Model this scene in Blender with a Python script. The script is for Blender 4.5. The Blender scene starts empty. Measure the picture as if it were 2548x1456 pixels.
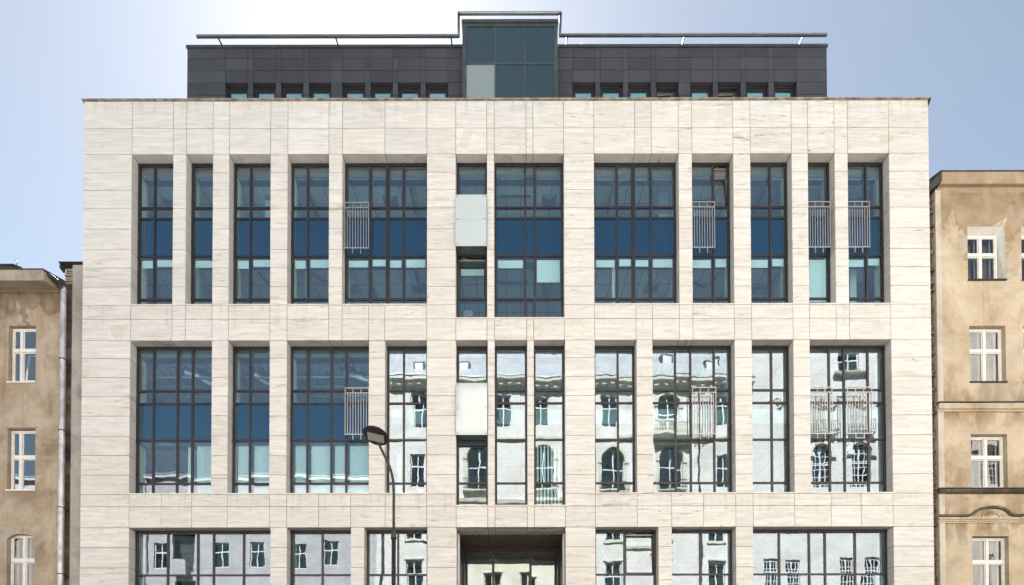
import bpy, math, random
from mathutils import Vector, Matrix
R = math.radians
random.seed(7)
SC = bpy.context.scene
COL = SC.collection

# ------------------------------------------------------------------ camera, sky, sun, exposure
cd = bpy.data.cameras.new('camera')
cam = bpy.data.objects.new('camera', cd)
COL.objects.link(cam)
cd.sensor_width = 36.0
cd.lens = 36.0 * 1407.0 / 2547.0
cd.shift_x = (1273.5 - 1272.0) / 2547.0
cd.shift_y = (1759.0 - 728.0) / 2547.0
cd.clip_start = 0.1
cd.clip_end = 3000
cam.matrix_world = Matrix.Translation((0, -21.0, 1.6)) @ Matrix.Rotation(R(90.87), 4, 'X') @ Matrix.Rotation(R(-0.10), 4, 'Z')
SC.camera = cam

SUN_EL, SUN_AZ = 50.0, -14.0           # the sun stands behind the office building, a little to the left
world = bpy.data.worlds.new('World')
SC.world = world
world.use_nodes = True
wn = world.node_tree
bg = wn.nodes['Background']
sky = wn.nodes.new('ShaderNodeTexSky')
sky.sky_type = 'NISHITA'
sky.sun_disc = False
sky.sun_elevation = R(SUN_EL)
sky.sun_rotation = R(SUN_AZ)
sky.air_density = 1.0
sky.dust_density = 0.35
sky.ozone_density = 0.8
hz = wn.nodes.new('ShaderNodeHueSaturation')      # thin high haze takes some of the blue out of the whole sky
hz.inputs['Saturation'].default_value = 0.76
hz.inputs['Value'].default_value = 1.0
wn.links.new(sky.outputs[0], hz.inputs['Color'])
hm = wn.nodes.new('ShaderNodeMix')
hm.data_type = 'RGBA'
hm.blend_type = 'MULTIPLY'
hm.inputs[0].default_value = 1.0
hm.inputs[7].default_value = (1.07, 1.07, 1.0, 1)
wn.links.new(hz.outputs[0], hm.inputs[6])
# faint streaks of high cloud over the whole dome
tc = wn.nodes.new('ShaderNodeTexCoord')
sx = wn.nodes.new('ShaderNodeSeparateXYZ')
wn.links.new(tc.outputs['Generated'], sx.inputs[0])
za = wn.nodes.new('ShaderNodeMath'); za.operation = 'ADD'; za.inputs[1].default_value = 0.25
wn.links.new(sx.outputs[2], za.inputs[0])
cx = wn.nodes.new('ShaderNodeCombineXYZ')
for i in (0, 1):
    dv = wn.nodes.new('ShaderNodeMath'); dv.operation = 'DIVIDE'
    wn.links.new(sx.outputs[i], dv.inputs[0]); wn.links.new(za.outputs[0], dv.inputs[1])
    wn.links.new(dv.outputs[0], cx.inputs[i])
cn = wn.nodes.new('ShaderNodeTexNoise')
cn.inputs['Scale'].default_value = 1.7; cn.inputs['Detail'].default_value = 6; cn.inputs['Roughness'].default_value = 0.55; cn.inputs['Distortion'].default_value = 0.6
wn.links.new(cx.outputs[0], cn.inputs['Vector'])
cr = wn.nodes.new('ShaderNodeMapRange'); cr.interpolation_type = 'SMOOTHSTEP'
cr.inputs['From Min'].default_value = 0.38; cr.inputs['From Max'].default_value = 0.78; cr.inputs['To Max'].default_value = 0.30
wn.links.new(cn.outputs['Fac'], cr.inputs[0])
cm = wn.nodes.new('ShaderNodeMix'); cm.data_type = 'RGBA'
cm.inputs[7].default_value = (4.3, 4.5, 4.8, 1)
wn.links.new(cr.outputs[0], cm.inputs[0])
wn.links.new(hm.outputs[2], cm.inputs[6])
wn.links.new(cm.outputs[2], bg.inputs[0])
bg.inputs[1].default_value = 0.034
sd = bpy.data.lights.new('sun', 'SUN')
sd.energy = 5.0
sd.angle = R(0.53)
sd.color = (1.0, 0.965, 0.93)
sun = bpy.data.objects.new('sun', sd)
COL.objects.link(sun)
sdir = Vector((math.sin(R(SUN_AZ)) * math.cos(R(SUN_EL)), math.cos(R(SUN_AZ)) * math.cos(R(SUN_EL)), math.sin(R(SUN_EL))))
sun.rotation_euler = sdir.to_track_quat('Z', 'Y').to_euler()
sun.location = (-10, 40, 60)
SC.view_settings.view_transform = 'Standard'
SC.view_settings.look = 'None'
SC.view_settings.gamma = 1.0
SC.view_settings.exposure = 2.28
cy = SC.cycles
cy.use_denoising = True
cy.max_bounces = 10
cy.diffuse_bounces = 5
cy.glossy_bounces = 5
cy.transmission_bounces = 4
cy.transparent_max_bounces = 16
cy.caustics_reflective = False
cy.caustics_refractive = False
cy.sample_clamp_indirect = 6.0


# ------------------------------------------------------------------ node materials
class N:
    def __init__(s, name):
        s.m = bpy.data.materials.new(name)
        s.m.use_nodes = True
        s.t = s.m.node_tree
        s.b = s.t.nodes['Principled BSDF']
        s.out = s.t.nodes['Material Output']

    def n(s, typ, ins=None, **kw):
        nd = s.t.nodes.new('ShaderNode' + typ)
        for k, v in kw.items():
            setattr(nd, k, v)
        for k, v in (ins or {}).items():
            s.set(nd.inputs[k], v)
        return nd

    def set(s, sock, v):
        if isinstance(v, bpy.types.NodeSocket):
            s.t.links.new(v, sock)
        elif isinstance(v, bpy.types.Node):
            s.t.links.new(v.outputs[0], sock)
        else:
            if isinstance(v, (tuple, list)) and len(v) == 3 and sock.type == 'RGBA':
                v = (*v, 1)
            sock.default_value = v

    def math(s, op, a, b=0.0, clamp=False):
        nd = s.n('Math', operation=op, use_clamp=clamp)
        s.set(nd.inputs[0], a)
        s.set(nd.inputs[1], b)
        return nd.outputs[0]

    def pos(s, scale, rnd=0.0):
        p = s.n('NewGeometry').outputs['Position']
        if rnd:
            r = s.n('ObjectInfo').outputs['Random']
            off = s.n('VectorMath', operation='SCALE')
            off.inputs[0].default_value = (rnd, rnd * 0.37, rnd * 0.71)
            s.set(off.inputs['Scale'], r)
            a = s.n('VectorMath', operation='ADD')
            s.set(a.inputs[0], p)
            s.set(a.inputs[1], off.outputs[0])
            p = a.outputs[0]
        mp = s.n('VectorMath', operation='MULTIPLY')
        s.set(mp.inputs[0], p)
        mp.inputs[1].default_value = scale
        return mp.outputs[0]

    def noise(s, vec, scale=1.0, detail=4.0, rough=0.6, dist=0.0):
        nd = s.n('TexNoise')
        s.set(nd.inputs['Vector'], vec)
        nd.inputs['Scale'].default_value = scale
        nd.inputs['Detail'].default_value = detail
        nd.inputs['Roughness'].default_value = rough
        nd.inputs['Distortion'].default_value = dist
        return nd.outputs['Fac']

    def ramp(s, fac, lo, hi):
        nd = s.n('MapRange', interpolation_type='SMOOTHSTEP')
        s.set(nd.inputs['Value'], fac)
        nd.inputs['From Min'].default_value = lo
        nd.inputs['From Max'].default_value = hi
        return nd.outputs[0]

    def mix(s, fac, a, b, mode='MIX'):
        nd = s.n('Mix', data_type='RGBA', blend_type=mode)
        s.set(nd.inputs[0], fac)
        s.set(nd.inputs[6], a)
        s.set(nd.inputs[7], b)
        return nd.outputs[2]

    def bump(s, h, strength=0.3, dist=0.01):
        nd = s.n('Bump')
        nd.inputs['Strength'].default_value = strength
        nd.inputs['Distance'].default_value = dist
        s.set(nd.inputs['Height'], h)
        return nd.outputs[0]

    def fin(s, color, rough=0.6, metal=0.0, normal=None, spec=0.5):
        s.set(s.b.inputs['Base Color'], color)
        s.set(s.b.inputs['Roughness'], rough)
        s.b.inputs['Metallic'].default_value = metal
        s.b.inputs['Specular IOR Level'].default_value = spec
        if normal is not None:
            s.set(s.b.inputs['Normal'], normal)
        return s.m


def plain(name, col, rough=0.6, metal=0.0, var=0.12, scale=6.0, bump=0.0):
    k = N(name)
    nz = k.noise(k.pos((1, 1, 1), 9.0), scale, 5)
    c = k.mix(k.ramp(nz, 0.3, 0.7), tuple(v * (1 - var) for v in col), tuple(min(1, v * (1 + var)) for v in col))
    return k.fin(c, rough, metal, k.bump(nz, bump, 0.01) if bump else None)


def travertine():
    k = N('travertine')
    base = k.noise(k.pos((0.5, 0.5, 5.0), 90.0), 1.6, 6, 0.65, 0.4)
    fine = k.noise(k.pos((0.8, 0.8, 8.5), 60.0), 2.4, 5, 0.7, 0.3)
    vein = k.noise(k.pos((0.6, 0.6, 8.0), 37.0), 1.5, 7, 0.74, 0.9)
    pit = k.noise(k.pos((4.0, 4.0, 13.0), 71.0), 1.3, 3, 0.6)
    pitm = k.noise(k.pos((0.8, 0.8, 1.4), 23.0), 1.1, 2, 0.5)
    patch = k.noise(k.pos((0.55, 0.55, 0.8), 55.0), 0.9, 2, 0.5, 0.8)
    soil = k.noise(k.pos((0.09, 0.09, 0.11)), 1.0, 3, 0.6)
    c = k.mix(k.ramp(base, 0.34, 0.70), (0.605, 0.588, 0.552), (0.725, 0.712, 0.685))
    c = k.mix(k.math('MULTIPLY', k.ramp(fine, 0.50, 0.74), 0.55), c, (0.43, 0.375, 0.315))
    vm = k.math('MULTIPLY', k.ramp(vein, 0.56, 0.70), k.math('ADD', k.math('MULTIPLY', k.ramp(soil, 0.40, 0.62), 0.85), 0.45))
    c = k.mix(vm, c, (0.27, 0.215, 0.165))
    c = k.mix(k.math('MULTIPLY', k.ramp(patch, 0.69, 0.71), 0.32), c, (0.52, 0.41, 0.28))
    pm = k.math('MULTIPLY', k.ramp(pit, 0.66, 0.72), k.ramp(pitm, 0.54, 0.64))
    c = k.mix(k.math('MULTIPLY', pm, 0.8), c, (0.11, 0.085, 0.065))
    zz = k.n('SeparateXYZ')
    k.set(zz.inputs[0], k.n('NewGeometry').outputs['Position'])
    run = k.noise(k.pos((5.0, 5.0, 0.35)), 1.0, 5, 0.7)
    for z0, hh in ((24.8, 0.75), (17.0, 0.55), (9.88, 0.55), (16.5, .4), (9.42, .4)):
        t = k.math('DIVIDE', k.math('SUBTRACT', z0, zz.outputs[2]), hh)
        ins = k.math('MULTIPLY', k.math('GREATER_THAN', t, 0.0), k.math('SUBTRACT', 1.0, t, True))
        c = k.mix(k.math('MULTIPLY', k.math('MULTIPLY', ins, k.ramp(run, 0.50, 0.72)), 0.42), c, (0.26, 0.22, 0.18))
    rnd = k.n('ObjectInfo').outputs['Random']
    v = k.math('ADD', k.math('MULTIPLY', rnd, 0.09), 0.93)
    hs = k.n('HueSaturation')
    k.set(hs.inputs['Color'], c)
    k.set(hs.inputs['Value'], v)
    k.set(hs.inputs['Saturation'], k.math('ADD', k.math('MULTIPLY', k.math('FRACT', k.math('MULTIPLY', rnd, 17.3)), 0.3), 0.68))
    h = k.math('SUBTRACT', k.math('MULTIPLY', fine, 0.3), k.math('ADD', pm, k.math('MULTIPLY', vm, 0.4)))
    return k.fin(hs.outputs[0], 0.62, 0, k.bump(h, 0.5, 0.006), 0.35)


def slate():
    k = N('slate')
    n1 = k.noise(k.pos((1, 1, 1), 60), 1.2, 4)
    n2 = k.noise(k.pos((9, 9, 5), 60), 2.0, 6, 0.8, 1.2)
    c = k.mix(n1, (0.036, 0.037, 0.046), (0.064, 0.066, 0.080))
    c = k.mix(k.math('MULTIPLY', k.ramp(n2, 0.55, 0.75), 0.6), c, (0.15, 0.15, 0.165))
    rnd = k.n('ObjectInfo').outputs['Random']
    hs = k.n('HueSaturation')
    k.set(hs.inputs['Color'], c)
    k.set(hs.inputs['Value'], k.math('ADD', k.math('MULTIPLY', rnd, 0.40), 0.85))
    return k.fin(hs.outputs[0], 0.5, 0, k.bump(n2, 0.4, 0.006), 0.45)


def wave(k, amp=1.0):
    """slow bow of an insulating pane and the roller waves of toughened glass"""
    g = k.n('TexCoord').outputs['Generated']
    sp = k.n('SeparateXYZ')
    k.set(sp.inputs[0], g)
    x, z = sp.outputs[0], sp.outputs[2]
    bx = k.math('MULTIPLY', k.math('MULTIPLY', x, k.math('SUBTRACT', 1.0, x)), 4.0)
    bz = k.math('MULTIPLY', k.math('MULTIPLY', z, k.math('SUBTRACT', 1.0, z)), 4.0)
    rnd = k.n('ObjectInfo').outputs['Random']
    bow = k.math('MULTIPLY', k.math('MULTIPLY', bx, bz), k.math('SUBTRACT', k.math('MULTIPLY', rnd, 2.2), 0.8))
    n = k.noise(k.pos((1, 1, 1), 77.0), 1.9, 1.0, 0.4)
    h = k.math('ADD', k.math('MULTIPLY', bow, 0.0004 * amp), k.math('MULTIPLY', n, 0.0011 * amp))
    return k.bump(h, 1.0, 1.0)


def glass(name, tint, refl, reflcol=(1, 1, 1), amp=1.0):
    k = N(name)
    k.t.nodes.remove(k.b)
    nrm = wave(k, amp)
    tr = k.n('BsdfTransparent', {'Color': tint})
    gl = k.n('BsdfGlossy', {'Color': reflcol, 'Roughness': 0.0, 'Normal': nrm})
    fr = k.n('Fresnel', {'IOR': 1.5})
    f = k.math('ADD', k.math('MULTIPLY', fr, 0.9), refl, True)
    front = k.math('SUBTRACT', 1.0, k.n('NewGeometry').outputs['Backfacing'])
    f = k.math('MULTIPLY', f, front)
    clear = k.n('BsdfTransparent', {'Color': (1, 1, 1)})
    m0 = k.n('MixShader')
    k.set(m0.inputs[0], front)
    k.set(m0.inputs[1], clear)
    k.set(m0.inputs[2], tr)
    m1 = k.n('MixShader')
    k.set(m1.inputs[0], f)
    k.set(m1.inputs[1], m0)
    k.set(m1.inputs[2], gl)
    k.set(k.out.inputs['Surface'], m1)
    return k.m


def coated(name, body, refl, amp=1.0, reflcol=(1, 1, 1)):
    """opaque back-painted glass"""
    k = N(name)
    k.t.nodes.remove(k.b)
    nrm = wave(k, amp)
    df = k.n('BsdfDiffuse', {'Color': body})
    gl = k.n('BsdfGlossy', {'Color': reflcol, 'Roughness': 0.0, 'Normal': nrm})
    fr = k.n('Fresnel', {'IOR': 1.5})
    m = k.n('MixShader')
    k.set(m.inputs[0], k.math('ADD', k.math('MULTIPLY', fr, 0.9), refl, True))
    k.set(m.inputs[1], df)
    k.set(m.inputs[2], gl)
    k.set(k.out.inputs['Surface'], m)
    return k.m


def plaster(name, base, pale, dark, stain=0.5, grey=(0.40, 0.37, 0.33), seep=None, ledges=None):
    k = N(name)
    big = k.noise(k.pos((0.30, 0.30, 0.38)), 1.4, 4, 0.6, 0.6)
    mid = k.noise(k.pos((1, 1, 1)), 1.1, 6, 0.68, 0.8)
    fine = k.noise(k.pos((1, 1, 1)), 9.0, 6, 0.7)
    run = k.noise(k.pos((2.2, 2.2, 0.22)), 1.2, 5, 0.65)
    chip = k.noise(k.pos((1.3, 1.3, 1.3)), 1.3, 5, 0.62, 1.5)
    c = k.mix(k.ramp(mid, 0.3, 0.72), base, pale)
    c = k.mix(k.math('MULTIPLY', k.ramp(big, 0.44, 0.74), stain), c, dark)
    ring = k.math('MULTIPLY', k.ramp(mid, 0.54, 0.60), k.ramp(big, 0.50, 0.62))
    c = k.mix(k.math('MULTIPLY', ring, 0.35 * stain * 2), c, dark)
    c = k.mix(k.math('MULTIPLY', k.ramp(run, 0.54, 0.75), 0.45), c, dark)
    c = k.mix(k.math('MULTIPLY', k.ramp(chip, 0.66, 0.69), 0.55), c, pale)
    c = k.mix(k.math('MULTIPLY', k.ramp(fine, 0.56, 0.74), 0.55), c, grey)
    c = k.mix(k.math('MULTIPLY', k.math('SUBTRACT', 1.0, k.ramp(fine, 0.26, 0.44)), 0.55), c, dark)
    vz = k.n('TexVoronoi', feature='DISTANCE_TO_EDGE')
    k.set(vz.inputs['Vector'], k.n('VectorMath', {0: k.pos((0.42, 0.42, 0.30)), 1: k.n('TexNoise', {'Vector': k.pos((1, 1, 1)), 'Scale': 1.6, 'Detail': 5.0}).outputs['Color']}, operation='ADD').outputs[0])
    crack = k.math('MULTIPLY', k.math('SUBTRACT', 1.0, k.ramp(vz.outputs['Distance'], 0.002, 0.010)), k.ramp(big, 0.5, 0.6))
    c = k.mix(k.math('MULTIPLY', crack, 0.6), c, tuple(v * 0.5 for v in dark))
    if ledges:
        # grime that splashes up from ledges and runs down from mouldings
        sq = k.n('SeparateXYZ')
        k.set(sq.inputs[0], k.n('NewGeometry').outputs['Position'])
        gn = k.noise(k.pos((0.9, 0.9, 0.35)), 1.7, 5, 0.65, 0.4)
        for z0, hh in ledges:
            t = k.math('DIVIDE', k.math('SUBTRACT', sq.outputs[2], z0), hh * 1.0, True)
            g = k.math('SUBTRACT', 1.0, t)
            inside = k.math('MULTIPLY', k.math('GREATER_THAN', k.math('DIVIDE', k.math('SUBTRACT', sq.outputs[2], z0), hh), 0.0), g)
            c = k.mix(k.math('MULTIPLY', k.math('MULTIPLY', inside, k.ramp(gn, 0.38, 0.62)), 0.75), c, tuple(v * 0.7 for v in dark))
    if seep:
        # water that soaked in from the roof, with a tide mark at its lower edge
        sx = k.n('SeparateXYZ')
        k.set(sx.inputs[0], k.n('NewGeometry').outputs['Position'])
        wob = k.noise(k.pos((0.75, 0.75, 0.55)), 1.5, 4, 0.55, 0.5)
        lev = k.math('ADD', k.math('MULTIPLY', k.math('SUBTRACT', sx.outputs[2], seep[0]), seep[1]), wob)
        body = k.math('MULTIPLY', k.ramp(lev, 0.50, 0.62), k.math('ADD', k.math('MULTIPLY', k.ramp(mid, 0.30, 0.65), 0.6), 0.25))
        c = k.mix(k.math('MULTIPLY', body, seep[2]), c, dark)
        tide = k.math('MULTIPLY', k.ramp(lev, 0.47, 0.52), k.math('SUBTRACT', 1.0, k.ramp(lev, 0.52, 0.60)))
        c = k.mix(k.math('MULTIPLY', tide, 0.65), c, dark)
    rep_ = k.noise(k.pos((0.8, 0.8, 1.1), 0), 0.9, 5, 0.6, 0.3)
    c = k.mix(k.math('MULTIPLY', k.ramp(rep_, 0.55, 0.63), 0.55 * stain), c, grey)
    h = k.math('ADD', k.math('MULTIPLY', fine, 0.35), k.math('SUBTRACT', mid, k.math('MULTIPLY', k.ramp(chip, 0.66, 0.69), 0.35)))
    return k.fin(c, 0.9, 0, k.bump(h, 0.55, 0.03), 0.2)


M = {}
M['stone'] = travertine()
M['slate'] = slate()
M['soffit_brown'] = plain('brown_soffit', (0.20, 0.145, 0.105), 0.6, 0, 0.3, 3.0)
M['joint'] = plain('joint_mortar', (0.045, 0.036, 0.028), 0.9)
M['coping'] = plain('coping_stone', (0.27, 0.24, 0.20), 0.8, 0, 0.5, 3.0, 0.3)
M['frame'] = plain('dark_aluminium', (0.034, 0.032, 0.036), 0.42, 0.3, 0.1)
M['cap'] = plain('grey_metal_cap', (0.10, 0.115, 0.12), 0.45, 0.5, 0.2, 2.0)
M['glass'] = glass('blue_window_glass', (0.70, 0.93, 0.98), 0.22, (0.80, 0.90, 1.0))
M['bay_glass'] = coated('teal_bay_glass', (0.016, 0.042, 0.052), 0.11, 0.5)
M['bay_glass_pale'] = coated('teal_bay_glass_over_a_blind', (0.24, 0.30, 0.30), 0.14, 0.5)
M['spandrel'] = coated('blue_spandrel_glass', (0.005, 0.019, 0.040), 0.22, 0.8, (0.44, 0.76, 1.0))
M['lobby_glass'] = glass('lobby_glass', (0.55, 0.60, 0.56), 0.20, (0.90, 1.0, 0.97), 0.8)
k = N('frosted_glass')
fn = k.noise(k.pos((1, 1, 1)), 0.8, 2)
M['frost'] = k.fin(k.mix(fn, (0.47, 0.545, 0.56), (0.55, 0.625, 0.635)), 0.06, 0, None, 1.0)
M['steel'] = plain('brushed_steel', (0.46, 0.455, 0.455), 0.42, 0.7, 0.1)
M['blind'] = plain('white_blind_cloth', (0.93, 0.90, 0.86), 0.9, 0, 0.03)
M['pale_blind'] = plain('pale_blue_blind', (0.46, 0.58, 0.62), 0.8, 0, 0.08, 2.0)
M['slat'] = plain('venetian_slat', (0.34, 0.40, 0.44), 0.5, 0.2, 0.05)
M['white_in'] = plain('interior_white', (0.74, 0.75, 0.74), 0.9, 0, 0.03)
M['tile_in'] = plain('ceiling_tile', (0.82, 0.86, 0.86), 0.9, 0, 0.05)
M['grey_in'] = plain('interior_grey', (0.42, 0.45, 0.47), 0.9, 0, 0.1, 1.0)
M['grid_dark'] = plain('ceiling_joint', (0.16, 0.16, 0.165), 0.8)
M['carpet'] = plain('interior_floor', (0.32, 0.33, 0.34), 0.95)
M['duct'] = plain('flexible_duct', (0.55, 0.56, 0.57), 0.35, 0.7, 0.25, 12.0, 0.5)
M['dark'] = plain('dark_void', (0.015, 0.015, 0.016), 0.8)
M['rooftin'] = plain('dark_roof_tin', (0.045, 0.043, 0.042), 0.6, 0.2, 0.4, 2.0)
M['wood'] = plain('white_window_paint', (0.70, 0.69, 0.66), 0.5, 0, 0.08, 5.0)
M['zinc'] = plain('zinc_pipe', (0.50, 0.49, 0.51), 0.42, 0.45, 0.28, 3.0)
M['concrete'] = plaster('grey_concrete', (0.32, 0.295, 0.265), (0.41, 0.385, 0.355), (0.12, 0.10, 0.085), 0.55)
M['tan'] = plaster('ochre_plaster', (0.47, 0.375, 0.26), (0.585, 0.51, 0.40), (0.235, 0.155, 0.085), 0.55, (0.40, 0.37, 0.33), (19.9, 0.20, 0.9), ((13.3, 1.3), (10.06, 1.5), (9.05, 0.9), (21.4, -1.0), (8.8, -1.2), (13.0, -.6)))
M['brown'] = plaster('brown_plaster', (0.345, 0.27, 0.19), (0.46, 0.395, 0.315), (0.15, 0.10, 0.06), 0.62, (0.42, 0.40, 0.37), (17.0, 0.26, 0.85), ((17.6, -1.4),))
M['mould'] = plaster('grey_moulding', (0.29, 0.24, 0.18), (0.44, 0.39, 0.32), (0.09, 0.065, 0.045), 0.85)
M['sooty'] = plaster('sooty_moulding', (0.085, 0.068, 0.052), (0.20, 0.165, 0.13), (0.035, 0.027, 0.02), 0.8)
M['palestrip'] = plaster('pale_pilaster', (0.50, 0.46, 0.39), (0.58, 0.55, 0.49), (0.30, 0.24, 0.17), 0.5)
M['oldbrick'] = plain('old_brick', (0.13, 0.085, 0.062), 0.95, 0, 0.6, 4.0, 0.5)
M['old_glass'] = glass('old_window_glass', (0.62, 0.64, 0.66), 0.10, (1, 1, 1), 0.9)
M['sky_pane'] = glass('reflective_old_glass', (0.62, 0.64, 0.66), 0.30, (0.8, 0.93, 1.0), 0.6)
M['curtain'] = plain('net_curtain', (0.26, 0.255, 0.25), 0.9, 0, 0.15, 3.0)
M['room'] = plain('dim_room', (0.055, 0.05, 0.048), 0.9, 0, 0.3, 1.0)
M['stucco_white'] = plaster('white_stucco', (0.65, 0.615, 0.56), (0.73, 0.70, 0.65), (0.47, 0.43, 0.37), 0.45, (0.6, 0.6, 0.58))
M['stucco_cream'] = plaster('cream_stucco', (0.70, 0.65, 0.575), (0.79, 0.75, 0.685), (0.46, 0.41, 0.34), 0.45, (0.6, 0.58, 0.54))
M['stucco_grey'] = plaster('grey_stucco', (0.42, 0.395, 0.38), (0.51, 0.485, 0.465), (0.33, 0.30, 0.28), 0.5, (0.4, 0.38, 0.36))
M['stucco_trim'] = plain('stucco_trim', (0.62, 0.58, 0.46), 0.85, 0, 0.15)
M['sheet'] = plain('pale_roof_sheet', (0.50, 0.50, 0.50), 0.45, 0.3, 0.12, 1.5)
M['iron'] = plain('black_iron', (0.02, 0.02, 0.021), 0.5, 0.4)
M['lamp'] = plain('dark_lamp_paint', (0.030, 0.029, 0.028), 0.45, 0.25, 0.25, 8.0)
M['led'] = plain('led_lens', (0.38, 0.375, 0.37), 0.35, 0, 0.05)
M['asphalt'] = plain('asphalt', (0.05, 0.05, 0.052), 0.9, 0, 0.3, 20.0, 0.3)
M['paving'] = plain('paving', (0.22, 0.195, 0.165), 0.9, 0, 0.2, 3.0, 0.2)
M['kerb'] = plain('kerb_stone', (0.32, 0.31, 0.30), 0.85, 0, 0.2, 5.0)


# ------------------------------------------------------------------ mesh helpers
class MB:
    def __init__(s):
        s.v, s.f = [], []

    def face(s, *pts):
        i = len(s.v)
        s.v += [tuple(p) for p in pts]
        s.f.append(tuple(range(i, i + len(pts))))
        return s

    def box(s, x0, x1, y0, y1, z0, z1):
        i = len(s.v)
        s.v += [(x0, y0, z0), (x1, y0, z0), (x1, y1, z0), (x0, y1, z0), (x0, y0, z1), (x1, y0, z1), (x1, y1, z1), (x0, y1, z1)]
        s.f += [tuple(i + j for j in q) for q in ((0, 3, 2, 1), (4, 5, 6, 7), (0, 1, 5, 4), (1, 2, 6, 5), (2, 3, 7, 6), (3, 0, 4, 7))]
        return s

    def prism(s, prof, x0, x1):
        """profile of (y, z) points swept along x; counter-clockwise seen from -x side is not required"""
        n = len(prof)
        i = len(s.v)
        s.v += [(x0, y, z) for y, z in prof] + [(x1, y, z) for y, z in prof]
        area = sum(prof[j][0] * prof[(j + 1) % n][1] - prof[(j + 1) % n][0] * prof[j][1] for j in range(n))
        o = (lambda t: t) if area > 0 else (lambda t: tuple(reversed(t)))
        for j in range(n):
            j2 = (j + 1) % n
            s.f.append(o((i + j, i + n + j, i + n + j2, i + j2))[::-1])
        s.f.append(o(tuple(i + j for j in range(n)))[::-1])
        s.f.append(o(tuple(i + n + j for j in range(n))))
        return s

    def tube(s, path, rad, n=8, caps=True):
        path = [Vector(p) for p in path]
        rads = rad if isinstance(rad, (list, tuple)) else [rad] * len(path)
        i0 = len(s.v)
        up = None
        for j, p in enumerate(path):
            d = (path[min(j + 1, len(path) - 1)] - path[max(j - 1, 0)]).normalized()
            if up is None:
                up = Vector((0, 0, 1)) if abs(d.z) < 0.9 else Vector((0, 1, 0))
            a = d.cross(up).normalized()
            b = a.cross(d).normalized()
            up = b
            for q in range(n):
                t = 2 * math.pi * (q + 0.5) / n
                s.v.append(tuple(p + (a * math.cos(t) + b * math.sin(t)) * rads[j]))
        for j in range(len(path) - 1):
            for q in range(n):
                q2 = (q + 1) % n
                s.f.append((i0 + j * n + q, i0 + j * n + q2, i0 + (j + 1) * n + q2, i0 + (j + 1) * n + q))
        if caps:
            s.f.append(tuple(i0 + q for q in reversed(range(n))))
            s.f.append(tuple(i0 + (len(path) - 1) * n + q for q in range(n)))
        return s

    def wall(s, x0, x1, z0, z1, holes, y, depth):
        """front face at y with openings (a, b, c, d[, arch rise]); reveals go back by depth"""
        xs = sorted({x0, x1, *[h[0] for h in holes], *[h[1] for h in holes]})
        zs = sorted({z0, z1, *[h[2] for h in holes], *[h[3] for h in holes]})
        xs = [x for x in xs if x0 <= x <= x1]
        zs = [z for z in zs if z0 <= z <= z1]
        for a, b in zip(xs, xs[1:]):
            for c, d in zip(zs, zs[1:]):
                mx, mz = (a + b) / 2, (c + d) / 2
                if any(h[0] < mx < h[1] and h[2] < mz < h[3] for h in holes):
                    continue
                s.face((a, y, c), (b, y, c), (b, y, d), (a, y, d))
        for h in holes:
            a, b, c, d = h[:4]
            rise = h[4] if len(h) > 4 else 0
            Y = y + depth
            sp = d - rise
            s.face((a, y, c), (a, y, sp), (a, Y, sp), (a, Y, c))
            s.face((b, y, c), (b, Y, c), (b, Y, sp), (b, y, sp))
            s.face((a, y, c), (a, Y, c), (b, Y, c), (b, y, c))
            if not rise:
                s.face((a, y, d), (b, y, d), (b, Y, d), (a, Y, d))
            else:
                cx, hw, n = (a + b) / 2, (b - a) / 2, 12
                arc = [(cx - hw * math.cos(math.pi * t / n), sp + rise * math.sin(math.pi * t / n)) for t in range(n + 1)]
                for (p, q), (p2, q2) in zip(arc, arc[1:]):
                    s.face((p, y, q), (p2, y, q2), (p2, Y, q2), (p, Y, q))
                    s.face((p, y, q), (p2, y, q2), (p2, y, d), (p, y, d))
        # body behind
        return s


WPOS = {}
BOXCACHE = {}


def link(o, parent, w):
    COL.objects.link(o)
    WPOS[o.name] = Vector(w)
    if parent is not None:
        o.parent = parent
        o.location = Vector(w) - WPOS[parent.name]
    else:
        o.location = w
    return o


def obj(name, mb, mat, parent=None, origin=None, smooth=False):
    if origin is None:
        n = len(mb.v)
        lo = [min(v[i] for v in mb.v) for i in range(3)]
        hi = [max(v[i] for v in mb.v) for i in range(3)]
        origin = ((lo[0] + hi[0]) / 2, (lo[1] + hi[1]) / 2, lo[2])
    ox, oy, oz = origin
    me = bpy.data.meshes.new(name)
    me.from_pydata([(x - ox, y - oy, z - oz) for x, y, z in mb.v], [], mb.f)
    me.materials.append(mat)
    if smooth:
        for p in me.polygons:
            p.use_smooth = True
    me.update()
    return link(bpy.data.objects.new(name, me), parent, origin)


def block(name, x0, x1, y0, y1, z0, z1, mat, parent):
    """one plain slab; equal slabs share their mesh"""
    key = (name, mat.name, round(x1 - x0, 3), round(y1 - y0, 3), round(z1 - z0, 3))
    me = BOXCACHE.get(key)
    if me is None:
        m = MB().box(-key[2] / 2, key[2] / 2, -key[3] / 2, key[3] / 2, 0, key[4])
        me = bpy.data.meshes.new(name)
        me.from_pydata(m.v, [], m.f)
        me.materials.append(mat)
        BOXCACHE[key] = me
    return link(bpy.data.objects.new(name, me), parent, ((x0 + x1) / 2, (y0 + y1) / 2, z0))


def empty(name, loc, label, cat, group=None):
    o = bpy.data.objects.new(name, None)
    o.empty_display_size = 0.5
    link(o, None, loc)
    o['label'] = label
    o['category'] = cat
    if group:
        o['group'] = group
    return o


def structure(name, mb, mat):
    o = obj(name, mb, mat)
    o['kind'] = 'structure'
    return o


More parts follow.
